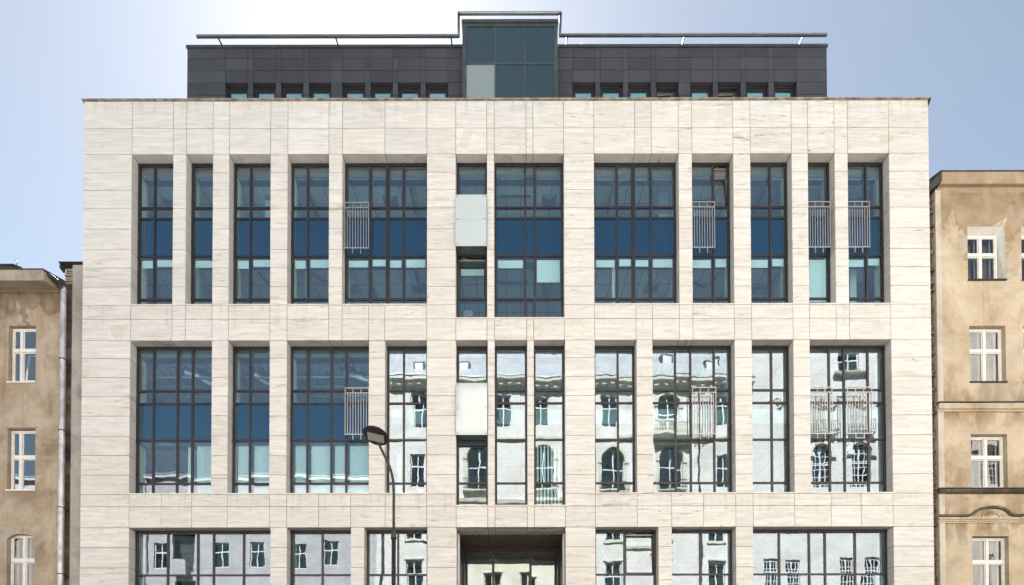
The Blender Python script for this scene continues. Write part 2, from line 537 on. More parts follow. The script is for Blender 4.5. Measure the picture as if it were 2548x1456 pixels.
# ------------------------------------------------------------------ ground
structure('ground', MB().box(-400, 400, -400, 400, -0.5, -0.16), M['asphalt'])
structure('road', MB().box(-200, 200, -17.9, -4.9, -0.16, -0.13), M['asphalt'])
structure('pavement', MB().box(-200, 200, -4.72, 0.6, -0.155, 0.0), M['paving'])
structure('pavement', MB().box(-200, 200, -22.7, -18.08, -0.155, 0.0), M['paving'])
structure('kerb', MB().box(-200, 200, -4.9, -4.72, -0.155, 0.005), M['kerb'])
structure('kerb', MB().box(-200, 200, -18.08, -17.9, -0.155, 0.005), M['kerb'])

# ------------------------------------------------------------------ the office building
B = empty('office_building', (0, 0, 0), 'pale travertine office building with a dark slate top storey, between two old tenements', 'office building')
XL, XR, ZT = -16.08, 15.77, 24.80
T = 0.36                       # depth of the stone at the openings
G = 0.008                      # half a joint

ROW4 = [(-14.26, -12.71, [-13.64]), (-12.21, -11.21, []), (-10.59, -9.04, [-9.96]), (-8.39, -6.84, [-7.77]),
        (-6.33, -3.15, [-5.38, -4.71, -4.10]), (-2.06, -0.89, []), (-0.61, 2.01, [0.56, 0.92]),
        (3.15, 6.33, [4.08, 4.70, 5.37]), (6.84, 8.39, [7.77]), (9.04, 10.59, [9.95]), (11.21, 12.21, []), (12.71, 14.26, [13.63])]
ROW3 = [(-14.26, -11.21, [-13.62, -12.71, -12.14]), (-10.59, -9.04, [-9.94]), (-8.39, -5.32, [-7.75, -6.84, -6.27]),
        (-4.71, -3.15, [-4.08]), (-2.05, -0.87, []), (-0.60, 0.61, []), (0.87, 2.03, []), (3.15, 4.71, [4.08]),
        (5.32, 8.39, [6.27, 6.85, 7.75]), (9.04, 10.59, [9.94]), (11.21, 14.26, [12.14, 12.71, 13.62])]
ROW1 = [(-14.25, -8.98, [-13.03, -11.89, -11.29, -10.15]), (-8.36, -5.98, [-7.16]), (-5.47, -3.13, [-4.29]), (-2.03, 2.03, None),
        (3.15, 5.49, [4.30]), (6.0, 8.38, [7.18]), (9.03, 14.26, [10.18, 11.32, 11.92, 13.06])]
LOW = {-2.06, -0.61, -2.05, -0.60, 0.87}
C4 = [22.77, 22.07, 21.40, 20.71, 19.92, 19.13, 18.44, 17.72, 17.02]
C3 = [15.68, 15.01, 14.29, 13.58, 12.83, 12.08, 11.35, 10.61, 9.88]
C1 = [8.63, 7.89, 7.13, 6.38, 5.60]
J5 = [XL, -14.26, -12.71, -12.21, -11.21, -10.59, -9.04, -8.39, -6.84, -6.33, -4.73, -3.15, -2.06, -0.89, -0.61, 0.59, 0.85, 2.01, 3.15, 4.69, 5.31,
      6.33, 6.84, 8.39, 9.04, 10.59, 11.21, 12.21, 12.71, 14.26, XR]
J43 = [XL, -14.26, -12.71, -12.21, -11.21, -10.59, -9.04, -8.39, -6.84, -6.33, -5.33, -4.73, -3.15, -2.06, -0.89, -0.61, 0.60, 0.86, 2.01, 3.15, 4.70,
       5.32, 6.33, 6.84, 8.39, 9.04, 10.59, 11.21, 12.21, 12.71, 14.26, XR]
J31 = [XL, -14.26, -13.06, -11.92, -10.59, -9.02, -8.38, -7.18, -5.99, -4.70, -3.15, -2.05, -0.87, -0.60, 0.61, 0.87, 2.03, 3.15, 4.71, 6.0, 7.19, 8.39,
       9.04, 10.59, 11.95, 13.07, 14.26, XR]


def jit():
    return random.uniform(-0.0015, 0.0015)


def band(joints, z1, z0, skip=()):
    for a, b in zip(joints, joints[1:]):
        if any(s0 - 0.02 < (a + b) / 2 < s1 + 0.02 for s0, s1 in skip):
            continue
        block('wall_panel', a + G, b - G, jit(), T, z0 + G, z1 - G, M['stone'], B)


def piers(row, courses, zlow):
    edges = [XL]
    for w in row:
        edges += [w[0], w[1]]
    edges.append(XR)
    for a, b in zip(edges[::2], edges[1::2]):
        for z1, z0 in zip(courses, courses[1:]):
            block('pier_block', a + G, b - G, jit(), T, z0 + G, z1 - G, M['stone'], B)
        core.box(a + 0.02, b - 0.02, 0.02, T - 0.002, zlow, courses[0])


core = MB()
band(J5, ZT, 23.76)
band(J5, 23.76, 22.77)
core.box(XL + .02, XR - .02, 0.02, T - .002, 22.79, ZT - .01)
piers(ROW4, C4, 17.0)
low4 = [(-2.06, -0.89), (-0.61, 2.01)]
low3 = [(-2.05, -0.87), (-0.60, 0.61), (0.87, 2.03)]
band(J43, 17.02, 16.49, low4)
band(J43, 16.49, 15.68)
core.box(XL + .02, XR - .02, 0.02, T - .002, 15.70, 16.47)
for a, b in ((XL, -2.06), (-0.89, -0.61), (2.01, XR)):
    core.box(a + .02, b - .02, 0.021, T - .003, 16.40, 17.0)
piers(ROW3, C3, 9.86)
band(J31, 9.88, 9.42, low3)
band(J31, 9.42, 8.63)
core.box(XL + .02, XR - .02, 0.02, T - .002, 8.65, 9.40)
for a, b in ((XL, -2.05), (-0.87, -0.60), (0.61, 0.87), (2.03, XR)):
    core.box(a + .02, b - .02, 0.021, T - .003, 9.3, 9.86)
piers(ROW1, C1, 0.0)
edges = [XL] + [e for w in ROW1 for e in w[:2]] + [XR]
for a, b in zip(edges[::2], edges[1::2]):
    block('pier_base', a + G, b - G, 0, T, 0.0, 5.60 - G, M['stone'], B)
obj('wall_core', core, M['joint'], B)
# outer shell: side walls, back, roof deck
sh = MB()
sh.box(XL + .01, XL + .3, T, 16, 0, ZT - .02).box(XR - .3, XR - .01, T, 16, 0, ZT - .02).box(XL + .3, XR - .3, 15.7, 16, 0, ZT - .02)
sh.box(XL + .3, XR - .3, T, 15.7, 24.2, 24.5)
obj('side_wall', sh, M['concrete'], B)
cp = MB()
cp.box(XL - 0.07, XR + 0.08, -0.06, 0.55, ZT + 0.012, ZT + 0.055).box(XL - .03, XR + .03, -0.03, 0.5, ZT - 0.002, ZT + 0.012)
cp.prism([(-0.06, ZT + .055), (-0.05, ZT + .062), (0.55, ZT + .056)], XL - .07, XR + .08)
obj('coping', cp, M['coping'], B)
cw = MB()
cw.v = [(XR, -.055, ZT + .01), (XR + .075, -.055, ZT + .01), (XR, -.055, ZT - .22), (XR, .4, ZT + .01), (XR + .075, .4, ZT + .01), (XR, .4, ZT - .22)]
cw.f = [(0, 2, 1), (3, 4, 5), (1, 2, 5, 4), (0, 1, 4, 3)]
obj('coping_end', cw, M['rooftin'], B)

# interior: floors, ceilings, back wall, inner reveals
inn = MB()
inn.box(XL + .3, XR - .3, 6.0, 6.2, 0.2, 24.1)
obj('inner_wall', inn, M['grey_in'], B)
for row, za, zb in ((ROW4, 19.9, 22.75), (ROW4, 17.0, 19.12), (ROW3, 12.75, 15.6), (ROW3, 9.8, 12.05), (ROW1, 5.0, 8.55)):
    e = [XL + .3] + [v for w in row for v in w[:2]] + [XR - .3]
    for a, b in zip(e[::2], e[1::2]):
        block('inner_reveal', a - .05 if a > XL + 1 else a, b + .05 if b < XR - 1 else b, 0.50, 0.86, za, zb, M['white_in'], B)
SLABS = [(22.42, 24.1), (19.10, 19.93), (15.40, 16.47), (12.00, 12.80), (8.62, 9.40), (4.6, 5.0)]
for zc, zf in SLABS:
    if zc == 8.62:
        fl = MB().box(XL + .3, -2.3, 0.60, 6.0, zc + .06, zf).box(2.3, XR - .3, 0.60, 6.0, zc + .06, zf).box(-2.3, 2.3, 0.60, 6.0, 8.81, zf)
    else:
        fl = MB().box(XL + .3, XR - .3, 0.60, 6.0, zc + .06, zf)
    obj('floor_slab', fl, M['carpet'], B)
    if zc < 5:
        continue
    ce = MB()
    # tiles with recessed joints
    nx = int((XR - XL - 1.8) / 0.6)
    for i in range(nx):
        for j in range(6):
            x0, y0 = XL + .9 + i * 0.6, 0.90 + j * 0.8
            if zc == 8.62 and -2.95 < x0 < 2.35:
                continue
            ce.face((x0 + .010, y0 + .010, zc), (x0 + .010, y0 + .79, zc), (x0 + .59, y0 + .79, zc), (x0 + .59, y0 + .010, zc))
    c = obj('ceiling', ce, M['tile_in'], B)
    c['kind'] = 'stuff'
    tb, bh = MB(), MB()
    for a, b in (((XL + .4, -2.4), (2.4, XR - .4)) if zc == 8.62 else ((XL + .4, XR - .4),)):
        tb.box(a, b, 0.9, 5.9, zc + .008, zc + .05)
        bh.box(a, b, 0.53, 0.898, zc - .03, zf - .01)
    obj('bulkhead', bh, M['grid_dark'], B)
    obj('ceiling_grid', tb, M['grid_dark'], B)


def diffuser(x, y, zc):
    d = MB()
    for q in range(6):
        r0 = 0.29 - q * 0.047
        r1 = r0 - 0.030
        z0, z1 = zc - .012, zc - .035
        for k4 in range(4):
            a0, a1 = k4 * math.pi / 2 + math.pi / 4, (k4 + 1) * math.pi / 2 + math.pi / 4
            s2 = math.sqrt(2)
            d.face((x + r0 * s2 * math.cos(a0), y + r0 * s2 * math.sin(a0), z0), (x + r1 * s2 * math.cos(a0), y + r1 * s2 * math.sin(a0), z1),
                   (x + r1 * s2 * math.cos(a1), y + r1 * s2 * math.sin(a1), z1), (x + r0 * s2 * math.cos(a1), y + r0 * s2 * math.sin(a1), z0))
    d.box(x - .295, x + .295, y - .295, y + .295, zc - .008, zc + .0)
    obj('air_diffuser', d, M['grey_in'], B)


for x in (-9.55, -4.85, -1.0, 1.55, 6.9):
    diffuser(x, 1.55, 22.42)
for x in (-3.75, 5.75, 5.75 - 12.3):
    diffuser(x, 1.85, 19.10)
for x in (-13.1, -12.2, -9.7, -6.5):
    diffuser(x, 1.30, 15.40)


def curve(pts, n=6):
    out = []
    P = [Vector(p) for p in pts]
    for i in range(len(P) - 1):
        p0, p1, p2, p3 = P[max(i - 1, 0)], P[i], P[i + 1], P[min(i + 2, len(P) - 1)]
        for t in range(n):
            t /= n
            out.append(0.5 * ((2 * p1) + (p2 - p0) * t + (2 * p0 - 5 * p1 + 4 * p2 - p3) * t * t + (3 * p1 - p0 - 3 * p2 + p3) * t ** 3))
    out.append(P[-1])
    return out


for pts in ([(-12.9, 1.2, 15.2), (-12.4, 1.35, 15.1), (-12.0, 1.5, 14.9), (-11.5, 1.4, 14.8), (-11.2, 1.6, 15.2)],
            [(-10.2, 1.3, 15.2), (-9.8, 1.5, 14.95), (-9.3, 1.5, 14.85), (-8.9, 1.7, 15.2)],
            [(-6.6, 1.3, 15.2), (-6.1, 1.2, 15.0), (-5.6, 1.3, 14.9), (-5.1, 1.4, 15.15)]):
    pp = curve(pts, 10)
    obj('flexible_duct', MB().tube(pp, [0.15 + 0.012 * (i % 2) for i in range(len(pp))], 10), M['duct'], B, smooth=True)
rb = MB()
for y in (1.15, 1.8, 2.5):
    rb.box(XL + 1, -3.3, y, y + .05, 14.95, 15.02)
for x in (-13.2, -11.8, -9.6, -7.3, -6.0):
    rb.box(x, x + .06, 0.9, 4.0, 15.1, 15.2)
obj('ceiling_pipe', rb, M['duct'], B)

for x0, x1, y0, y1, z0, z1 in ((3.93, 4.03, .62, .74, 17.1, 19.1), (.53, .60, .60, .7, 16.5, 19.1), (-13.15, -12.9, .95, 1.25, 17.0, 19.1), (13.35, 13.6, 1.0, 1.2, 17.0, 19.1),
                               (-7.95, -7.85, .7, .8, 17.0, 19.1), (9.15, 9.55, 1.2, 1.6, 17, 19.1), (-9.9, -9.5, 1.5, 1.9, 19.9, 22.4), (5.9, 6.3, 1.2, 1.6, 19.9, 22.4),
                               (-11.9, -11.65, 1.0, 1.2, 9.9, 12.0), (-4.5, -4.35, 1.2, 1.5, 9.9, 12.0)):
    block('inner_column', x0, x1, y0, y1, z0, z1, M['white_in'], B)
for x, w_, zc, col in ((-12.46, .08, 19.1, 'white_in'), (-6.6, .08, 19.1, 'grey_in'), (2.55, .10, 19.1, 'white_in'), (6.58, .08, 19.1, 'white_in'), (10.9, .1, 19.1, 'white_in'), (-2.6, .1, 19.1, 'white_in'),
                       (-6.6, .1, 22.42, 'white_in'), (2.5, .1, 22.42, 'white_in'), (8.75, .1, 22.42, 'white_in'), (-10.9, .1, 22.42, 'white_in'), (-8.7, .1, 12.0, 'grey_in'), (2.5, .1, 12.0, 'white_in')):
    block('partition', x - w_ / 2, x + w_ / 2, 0.9, 5.9, zc - 2.1, zc - .01, M[col], B)
for x, y, zc, L, ang in ((-13.4, 1.4, 22.42, 1.2, 0), (-8.0, 1.5, 22.42, 1.2, 90), (-3.9, 1.4, 22.42, 1.2, 90), (.2, 1.2, 22.42, 1.2, 0), (4.0, 1.3, 22.42, 1.2, 90), (7.5, 1.4, 22.42, 1.2, 0), (10, 1.6, 22.42, 1.2, 90), (13.5, 1.4, 22.42, 1.2, 0),
                         (-12.9, 1.7, 19.1, 1.2, 20), (-9.7, 1.5, 19.1, 1.3, 75), (-7.4, 1.3, 19.1, 1.5, 35), (-5.6, 1.6, 19.1, 1.2, 90), (-3.7, 1.3, 19.1, 1.2, 90), (.0, 1.4, 19.1, 1.4, 0), (1.4, 1.9, 19.1, 1.2, 80), (7.3, 1.4, 19.1, 1.3, 25), (9.8, 1.7, 19.1, 1.2, 0), (13.3, 1.5, 19.1, 1.4, 40),
                         (3.9, 1.4, 15.4, 1.2, 30), (7.2, 1.5, 15.4, 1.4, 60), (13, 1.5, 15.4, 1.4, 30)):
    lt = MB().box(-L / 2, L / 2, -.05, .05, -.16, -.09).box(-L / 2 + .1, -L / 2 + .12, -.01, .01, -.09, 0).box(L / 2 - .12, L / 2 - .1, -.01, .01, -.09, 0)
    o = obj('ceiling_light', lt, M['steel'], B, (0, 0, 0))
    o.location = (x, y, zc)
    o.rotation_euler = (0, 0, R(ang))
for i in range(26):
    row_ = (17.02, 16.5)[0] if i % 2 else 9.9
    xw = random.choice([w for w in (ROW4 if i % 2 else ROW3[:4])])
    x = random.uniform(xw[0] + .15, xw[1] - .4)
    hgt = random.uniform(.12, .5)
    it = MB()
    for _ in range(3):
        xx, ww, h2 = x + random.uniform(-.05, .2), random.uniform(.05, .22), hgt * random.uniform(.3, 1)
        it.box(xx, xx + ww, .62 + random.uniform(0, .1), .8, row_ + .0, row_ + .12 + h2)
    obj('things_on_the_sill', it, M[('white_in', 'grey_in', 'blind', 'carpet')[i % 4]], B)

HW = 0.037        # half width of a mullion
YF0, YF1, YG = T + 0.012, T + 0.12, T + 0.05


def pane(x0, x1, z0, z1, mat, win, name, tilt=0.0):
    o = block(name, x0 - .006, x1 + .006, YG, YG + 0.012, z0 - .006, z1 + .006, mat, win)
    a = R(0.16)
    o.rotation_euler = (random.uniform(-a, a), 0, random.uniform(-a, a))
    if tilt:
        o.rotation_euler = (tilt, 0, 0)
    return o


def window(x0, x1, mull, zt, zb, trans, kinds, tilted=()):
    """aluminium grid of an opening with its panes; kinds from the top row down: g glass, s spandrel"""
    f = MB()
    rows = [zt - 2 * HW] + trans + [zb]
    cols = [x0 + HW] + mull + [x1 - HW]
    for i, x in enumerate(cols):
        w = HW
        if mull is not None and len(mull) == 3 and i == 2 and abs(x) < 5 and zt > 20:
            f.box(x - .07, x - .008, YF0, YF1, zb, zt)
            f.box(x + .008, x + .07, YF0, YF1, zb, zt)
            f.box(x - .009, x + .009, YF0 + .03, YF1, zb, zt)
        else:
            f.box(x - w, x + w, YF0, YF1, zb, zt)
    f.box(x0 + HW * 2, x1 - HW * 2, YF0 + .006, YF1 - .004, zt - 2 * HW, zt - .002)
    for z in trans:
        f.box(x0 + HW * 2, x1 - HW * 2, YF0 + .010, YF1 - .006, z - HW * .95, z + HW * .95)
    f.box(x0 + HW * 2, x1 - HW * 2, YF0 + .006, YF1 - .004, zb, zb + .06)
    # small set-back beads round each light
    win = obj('window', f, M['frame'], B)
    for r, (ra, rb_) in enumerate(zip(rows, rows[1:])):
        za, zb_ = (ra if r == 0 else ra - HW), (rb_ + HW if r < len(rows) - 2 else rb_ + .06)
        for c, (ca, cb) in enumerate(zip(cols, cols[1:])):
            kd = kinds[r]
            mat = M['glass'] if kd == 'g' else M['spandrel']
            nm = 'pane' if kd == 'g' else 'spandrel_panel'
            if (r, c) in tilted:
                h = za - zb_
                a = R(tilted[(r, c)])
                sash = MB()
                X0, X1 = ca + HW + .01, cb - HW - .01
                for q in ((X0, X0 + .05, 0, h), (X1 - .05, X1, 0, h), (X0 + .05, X1 - .05, 0, .05), (X0 + .05, X1 - .05, h - .05, h)):
                    sash.box(q[0], q[1], 0, .05, q[2], q[3])
                so = obj('sash', sash, M['frame'], win, ((X0 + X1) / 2, 0, 0))
                so.location = Vector(((X0 + X1) / 2, YG + .03, zb_)) - WPOS[win.name]
                so.rotation_euler = (-a, 0, 0) if a > 0 else (0, 0, 0)
                po = block(nm, X0 + .05, X1 - .05, YG, YG + .012, zb_ + .05, za - .05, mat, win)
                po.rotation_euler = (-a, 0, 0)
                po.location = po.location + Vector((0, .03 + .05 * math.sin(a), 0))
                rod = MB().tube([(X0 + .1, YG, za - .02), ((X0 + X1) / 2, YG + .14, za - .06), (X1 - .12, YG + h * math.sin(a) * .9, za - .05)], .012, 6)
                rod.box(X0 + .03, X1 - .03, YG + .03, YG + .06, za - .10, za - .075)
                obj('window_stay', rod, M['steel'], win)
            else:
                pane(ca + HW, cb - HW, zb_, za, mat, win, nm)
                if kd == 'g' and za - zb_ > 0.8 and random.random() < 0.6:
                    # inner casement frame seen behind the glass
                    fr = MB()
                    X0, X1 = ca + HW + .004, cb - HW - .004
                    y0, y1 = YF1 - .012, YF1 + .02
                    fr.box(X0, X0 + .04, y0, y1, zb_, za).box(X1 - .04, X1, y0, y1, zb_, za)
                    fr.box(X0 + .04, X1 - .04, y0, y1, za - .05, za).box(X0 + .04, X1 - .04, y0, y1, zb_, zb_ + .04)
                    obj('casement', fr, M['frame'], win)
    return win, cols


def sill(x0, x1, z):
    block('window_sill', x0 - .01, x1 + .01, -0.035, YF0 + .02, z - .012, z + .035, M['stone'], B)


def roller(win, x0, x1, ztop, drop, y=None, name='roller_blind', mat=None):
    y = y or T + 0.085
    b = MB().box(x0 + .05, x1 - .05, y, y + .006, ztop - drop, ztop)
    b.box(x0 + .05, x1 - .05, y - .006, y + .012, ztop - drop - .02, ztop - drop)
    return obj(name, b, mat or M['blind'], win)


def venetian(win, x0, x1, ztop, zbot, tilt=38):
    b = MB()
    z = ztop
    y = T + 0.19
    c, s = math.cos(R(tilt)) * .024, math.sin(R(tilt)) * .024
    while z > zbot:
        b.face((x0 + .05, y - c, z - s), (x1 - .05, y - c, z - s), (x1 - .05, y + c, z + s), (x0 + .05, y + c, z + s))
        z -= 0.043
    b.box(x0 + .05, x1 - .05, y - .02, y + .02, ztop + .03, ztop + .07)
    b.box(x0 + .05, x1 - .05, y - .02, y + .02, zbot - .03, zbot - .01)
    for q in (.2, .8):
        xx = x0 + (x1 - x0) * q
        b.box(xx - .003, xx + .003, y - .03, y - .026, zbot, ztop)
    o = obj('venetian_blind', b, M['slat'], win)
    return o


def vertical_blind(win, x0, x1, ztop, zbot, pitch=0.10, w=0.078, rot=28, mat=None):
    b = MB()
    x = x0 + .08
    y = T + 0.24
    while x < x1 - .05:
        a = R(rot + random.uniform(-9, 9))
        dx, dy = math.cos(a) * w / 2, math.sin(a) * w / 2
        b.face((x - dx, y - dy, zbot), (x + dx, y + dy, zbot), (x + dx, y + dy, ztop), (x - dx, y - dy, ztop))
        b.face((x - dx, y - dy + .002, zbot), (x - dx, y - dy + .002, ztop), (x + dx, y + dy + .002, ztop), (x + dx, y + dy + .002, zbot))
        x += pitch
    b.box(x0 + .04, x1 - .04, y - .02, y + .02, ztop, ztop + .04)
    return obj('vertical_blind', b, mat or M['blind'], win)


T4 = [21.08, 20.66, 19.20, 17.53]
T3 = [14.00, 13.51, 12.10, 10.44]
WIN4, WIN3, WIN1 = [], [], []
for i, (a, b, mu) in enumerate(ROW4):
    low = a in LOW
    zb = 16.53 if low else 17.05
    tl = {}
    if i == 8:
        tl = {(0, 1): 7.0}
    if i == 5:
        tl = {(3, 0): 5.0}
    w, cols = window(a, b, mu, 22.768, zb, T4, 'ggsgg', tl)
    WIN4.append((w, cols))
    sill(a, b, zb - .04)
    for c, (ca, cb) in enumerate(zip(cols, cols[1:])):
        x0, x1 = ca + HW, cb - HW
        drop = 0.25 + random.uniform(-.02, .05)
        if cb - ca < .5:
            continue
        if i == 6 and c == 2:
            drop = 0.84
        if i == 10:
            drop = 1.62
        if i == 5:
            drop = 0.42
        if i == 5:
            roller(w, x0, x1, 18.93, 0.24, T + .34)
        else:
            roller(w, x0, x1, 19.10 - (0.0 if c % 2 else 0.03), drop)
        # cassette of the upper blinds
        cz = MB().box(x0 + .03, x1 - .03, T + .17, T + .24, 22.29, 22.37)
        obj('blind_cassette', cz, M['grid_dark'], w)
        if i in (7, 9, 10, 11):
            zb2 = 20.75
            if not (i == 7 and c == 3):
                venetian(w, x0, x1, 22.24, zb2 + random.uniform(0, .1), 40 if i != 9 else 22)
            else:
                venetian(w, x0, x1, 22.24, 21.0, 15)
for i, (a, b, mu) in enumerate(ROW3):
    low = a in LOW
    zb = 9.46 if low else 9.92
    w, cols = window(a, b, mu, 15.678, zb, T3, 'ggsgg' if i < 3 else 'ggggg')
    WIN3.append((w, cols))
    sill(a, b, zb - .04)
    for c, (ca, cb) in enumerate(zip(cols, cols[1:])):
        x0, x1 = ca + HW, cb - HW
        if i == 0 and c == 3 or i in (1, 2):
            vertical_blind(w, x0, x1, 11.95, 9.98, 0.088, 0.085, 12 if i else 40)
        if i == 0 and c == 2:
            cb_ = MB().box(x0 + .22, x1 - .03, T + .3, T + .34, 9.98, 12.0)
            obj('blind_stack', cb_, M['blind'], w)
        if i == 6:
            vertical_blind(w, x0, x1, 12.0, 9.5, 0.135, 0.07, 10)
for i, (a, b, mu) in enumerate(ROW1):
    if mu is None:
        continue
    w, cols = window(a, b, mu, 8.628, 4.0, [6.945, 5.2], 'ggg', {(0, 1): 4.0} if i == 4 else {})
    WIN1.append((w, cols))
    sill(a, b, 3.96)
    block('stall_riser', a, b, 0.05, T, 0.0, 3.90, M['stone'], B)

# backs behind the spandrels (parapets of the storeys)
bk = MB()
bk.box(XL + .3, XR - .3, 0.50, 0.515, 19.15, 20.62)
bk.box(XL + .3, -5.2, 0.50, 0.515, 12.06, 13.46)
obj('parapet_back', bk, M['dark'], B)
bk = MB().box(-5.2, XR - .3, 0.62, 0.64, 12.2, 13.40)
obj('parapet_back', bk, M['grey_in'], B)


# french railings
def railing(x0, x1, zt, zb):
    y = 0.09
    r, bk_ = MB(), MB()
    r.box(x0, x1, y - .016, y + .016, zt - .032, zt)
    r.box(x0, x1, y - .014, y + .014, zt - .215, zt - .187)
    r.box(x0, x1, y - .014, y + .014, zb, zb + .03)
    n = 9
    st = (x1 - x0) / n
    for i in (3, 6):
        x = x0 + i * st
        r.box(x - .011, x + .011, y - .013, y + .013, zt - .19, zt - .03)
        r.box(x - .011, x + .011, y - .013, y + .013, zb - .19, zb + .002)
        bk_.box(x - .009, x + .009, y + .014, YF0, zb - .185, zb - .17)
    for x in (x0 + .012, x1 - .012):
        r.box(x - .012, x + .012, y - .0135, y + .0135, zb - .02, zt - .03)
        bk_.box(x - .008, x + .008, y + .014, YF0, zt - .21, zt - .19)
        bk_.box(x - .008, x + .008, y + .014, YF0, zb + .002, zb + .018)
    o = obj('window_railing', r, M['steel'], B)
    obj('bracket', bk_, M['frame'], o)
    for i in range(1, n):
        x = x0 + i * st
        block('baluster', x - .0105, x + .0105, y - .0105, y + .0105, zb + .03, zt - .215, M['steel'], o)


for x0, x1 in ((-6.27, -5.35), (6.85, 7.72), (11.22, 12.08), (12.72, 13.57)):
    railing(x0, x1, 21.01, 19.25)
for x0, x1 in ((-6.24, -5.33), (6.82, 7.72), (11.23, 12.09), (12.64, 13.58)):
    railing(x0, x1, 13.94, 12.16)


# frosted glass boxes in front of the narrow windows
def glass_box(x0, x1, z0, z1, split):
    b = MB()
    b.box(x0 + .02, x1 - .02, -.075, YF0, z0 - .0, z0 + .03)
    b.box(x0 + .03, x0 + .05, -.075, YF0, z0 + .03, z1 - .05).box(x1 - .05, x1 - .03, -.075, YF0, z0 + .03, z1 - .05)
    box = obj('glass_screen', b, M['cap'], B)
    zs = [z0 - .03, (z0 + z1) / 2, z1] if split else [z0 - .03, z1]
    for a, c in zip(zs, zs[1:]):
        block('frosted_pane', x0, x1, -.105, -.085, a + .003, c - .003, M['frost'], box)
    for x in (x0 + .07, x1 - .07):
        for z in (z0 + .05, (z0 + z1) / 2 + .03, z1 - .07):
            bo = MB().tube([(x, -.085, z), (x, -.115, z), (x, -.122, z)], [.04, .04, .026], 12)
            obj('bolt', bo, M['steel'], box)


glass_box(-2.06, -0.895, 19.20, 21.12, True)
glass_box(-2.04, -0.88, 12.08, 14.0, False)

# entrance recess
en = MB()
YE = 2.65
jx = [-2.03, -0.87, -0.60, 0.61, 0.87, 2.03]
for a, b in zip(jx, jx[1:]):
    block('soffit_panel', a + G, b - G, T + .004, 0.87, 8.63, 8.70, M['stone'], B)
    block('soffit_panel', a + G, b - G, 0.88, YE, 8.652, 8.72, M['soffit_brown'], B)  # deep soffit row is coloured darker and browner than the front row
en.box(-2.2, 2.2, T, YE + .1, 8.73, 8.8)
en.box(-2.25, -2.035, T + .002, YE, 0, 8.75).box(2.035, 2.25, T + .002, YE, 0, 8.75)
obj('entrance_lining', en, M['frame'], B)
fr = MB()
fr.box(-2.03, 2.03, YE - .06, YE + .06, 8.42, 8.651)
for x in (-0.75, 0.81):
    fr.box(x - .05, x + .05, YE - .05, YE + .12, 0, 8.42)
for x in (-1.99, 1.99):
    fr.box(x - .04, x + .04, YE - .05, YE + .1, 0, 8.42)
ew = obj('entrance_window', fr, M['frame'], B)
for a, b in ((-1.95, -0.80), (-0.70, 0.76), (0.86, 1.95)):
    o = block('pane', a, b, YE, YE + .012, 0.1, 8.42, M['lobby_glass'], ew)
    o.rotation_euler = (random.uniform(-.004, .004), 0, random.uniform(-.004, .004))
for x in (-0.86, -0.64, 0.70, 0.92):
    for z in (8.12, 6.9):
        obj('glass_clamp', MB().tube([(x, YE - .01, z), (x, YE - .06, z), (x, YE - .075, z)], [.03, .032, .015], 10), M['steel'], ew)
for x in (-1.36, 0.02, 1.40):
    d = MB().tube([(x, 1.02, 8.655), (x, 1.02, 8.638)], [.135, .125], 18)
    l = obj('downlight', d, M['frame'], B)
    obj('lamp_lens', MB().tube([(x, 1.02, 8.645), (x, 1.02, 8.630)], [.07, .05], 14), M['steel'], l)
lb = MB()
lb.box(-2.3, 2.3, 2.8, 5.9, 8.45, 8.6)
for x in (-1.2, -0.3, 0.4, 1.3):
    lb.box(x, x + .05, 2.8, 5.9, 8.41, 8.449)
lb.box(-2.4, -2.3, 2.75, 6, 0, 8.6).box(2.3, 2.4, 2.75, 6, 0, 8.6)
obj('lobby', lb, M['grey_in'], B)

# ------------------------------------------------------------------ slate top storey
YP = 2.2
LX = [-13.49, -11.88, -10.95, -10.72, -9.79, -9.56, -8.64, -8.40, -7.48, -7.00, -6.06, -5.82, -4.91, -4.68, -3.75, -3.53, -2.60, -1.93]
RX = [1.93, 2.60, 3.53, 3.76, 4.69, 4.92, 5.85, 6.08, 7.01, 7.51, 8.44, 8.67, 9.60, 9.83, 10.76, 11.00, 11.93, 13.22]
ZP = [29.48, 29.06, 28.53, 28.01, 27.47, 26.94, 26.4, 25.8]
pc = MB()
for xs, first in ((LX, 1), (RX, 1)):
    for c, (a, b) in enumerate(zip(xs, xs[1:])):
        opening = c % 2 == 1
        for r, (z1, z0) in enumerate(zip(ZP, ZP[1:])):
            if opening and 3 <= r < 6:
                continue
            if r > 4 and not opening:
                continue
            block('slate_panel', a + .010, b - .010, YP + jit(), YP + .16, z0 + .010, z1 - .010, M['slate'], B)
        if not opening:
            block('slate_panel', a + .007, b - .007, YP, YP + .16, 24.5, 26.94 - .007, M['slate'], B)
            pc.box(a + .012, b - .012, YP + .012, YP + .3, 24.5, 29.47)
        else:
            pc.box(a - .02, b + .02, YP + .013, YP + .155, 28.03, 29.465)
            pc.box(a - .02, b + .02, YP + .163, YP + .299, 28.03, 29.465)
pc.box(-13.47, 13.2, YP + .3, YP + .5, 28.3, 29.45)
pc.box(-13.47, -13.3, YP + .5, 11, 24.5, 29.45).box(13.03, 13.2, YP + .5, 11, 24.5, 29.45).box(-13.3, 13.03, 10.8, 11, 24.5, 29.45)
pc.box(-13.3, 13.03, YP + .5, 10.8, 29.2, 29.449)
obj('top_storey_core', pc, M['joint'], B)
pin = MB().box(-13.2, 12.9, 5.5, 5.6, 24.55, 29.1).box(-13.2, 12.9, YP + .6, 5.5, 28.25, 28.3)
obj('top_storey_room', pin, M['white_in'], B)
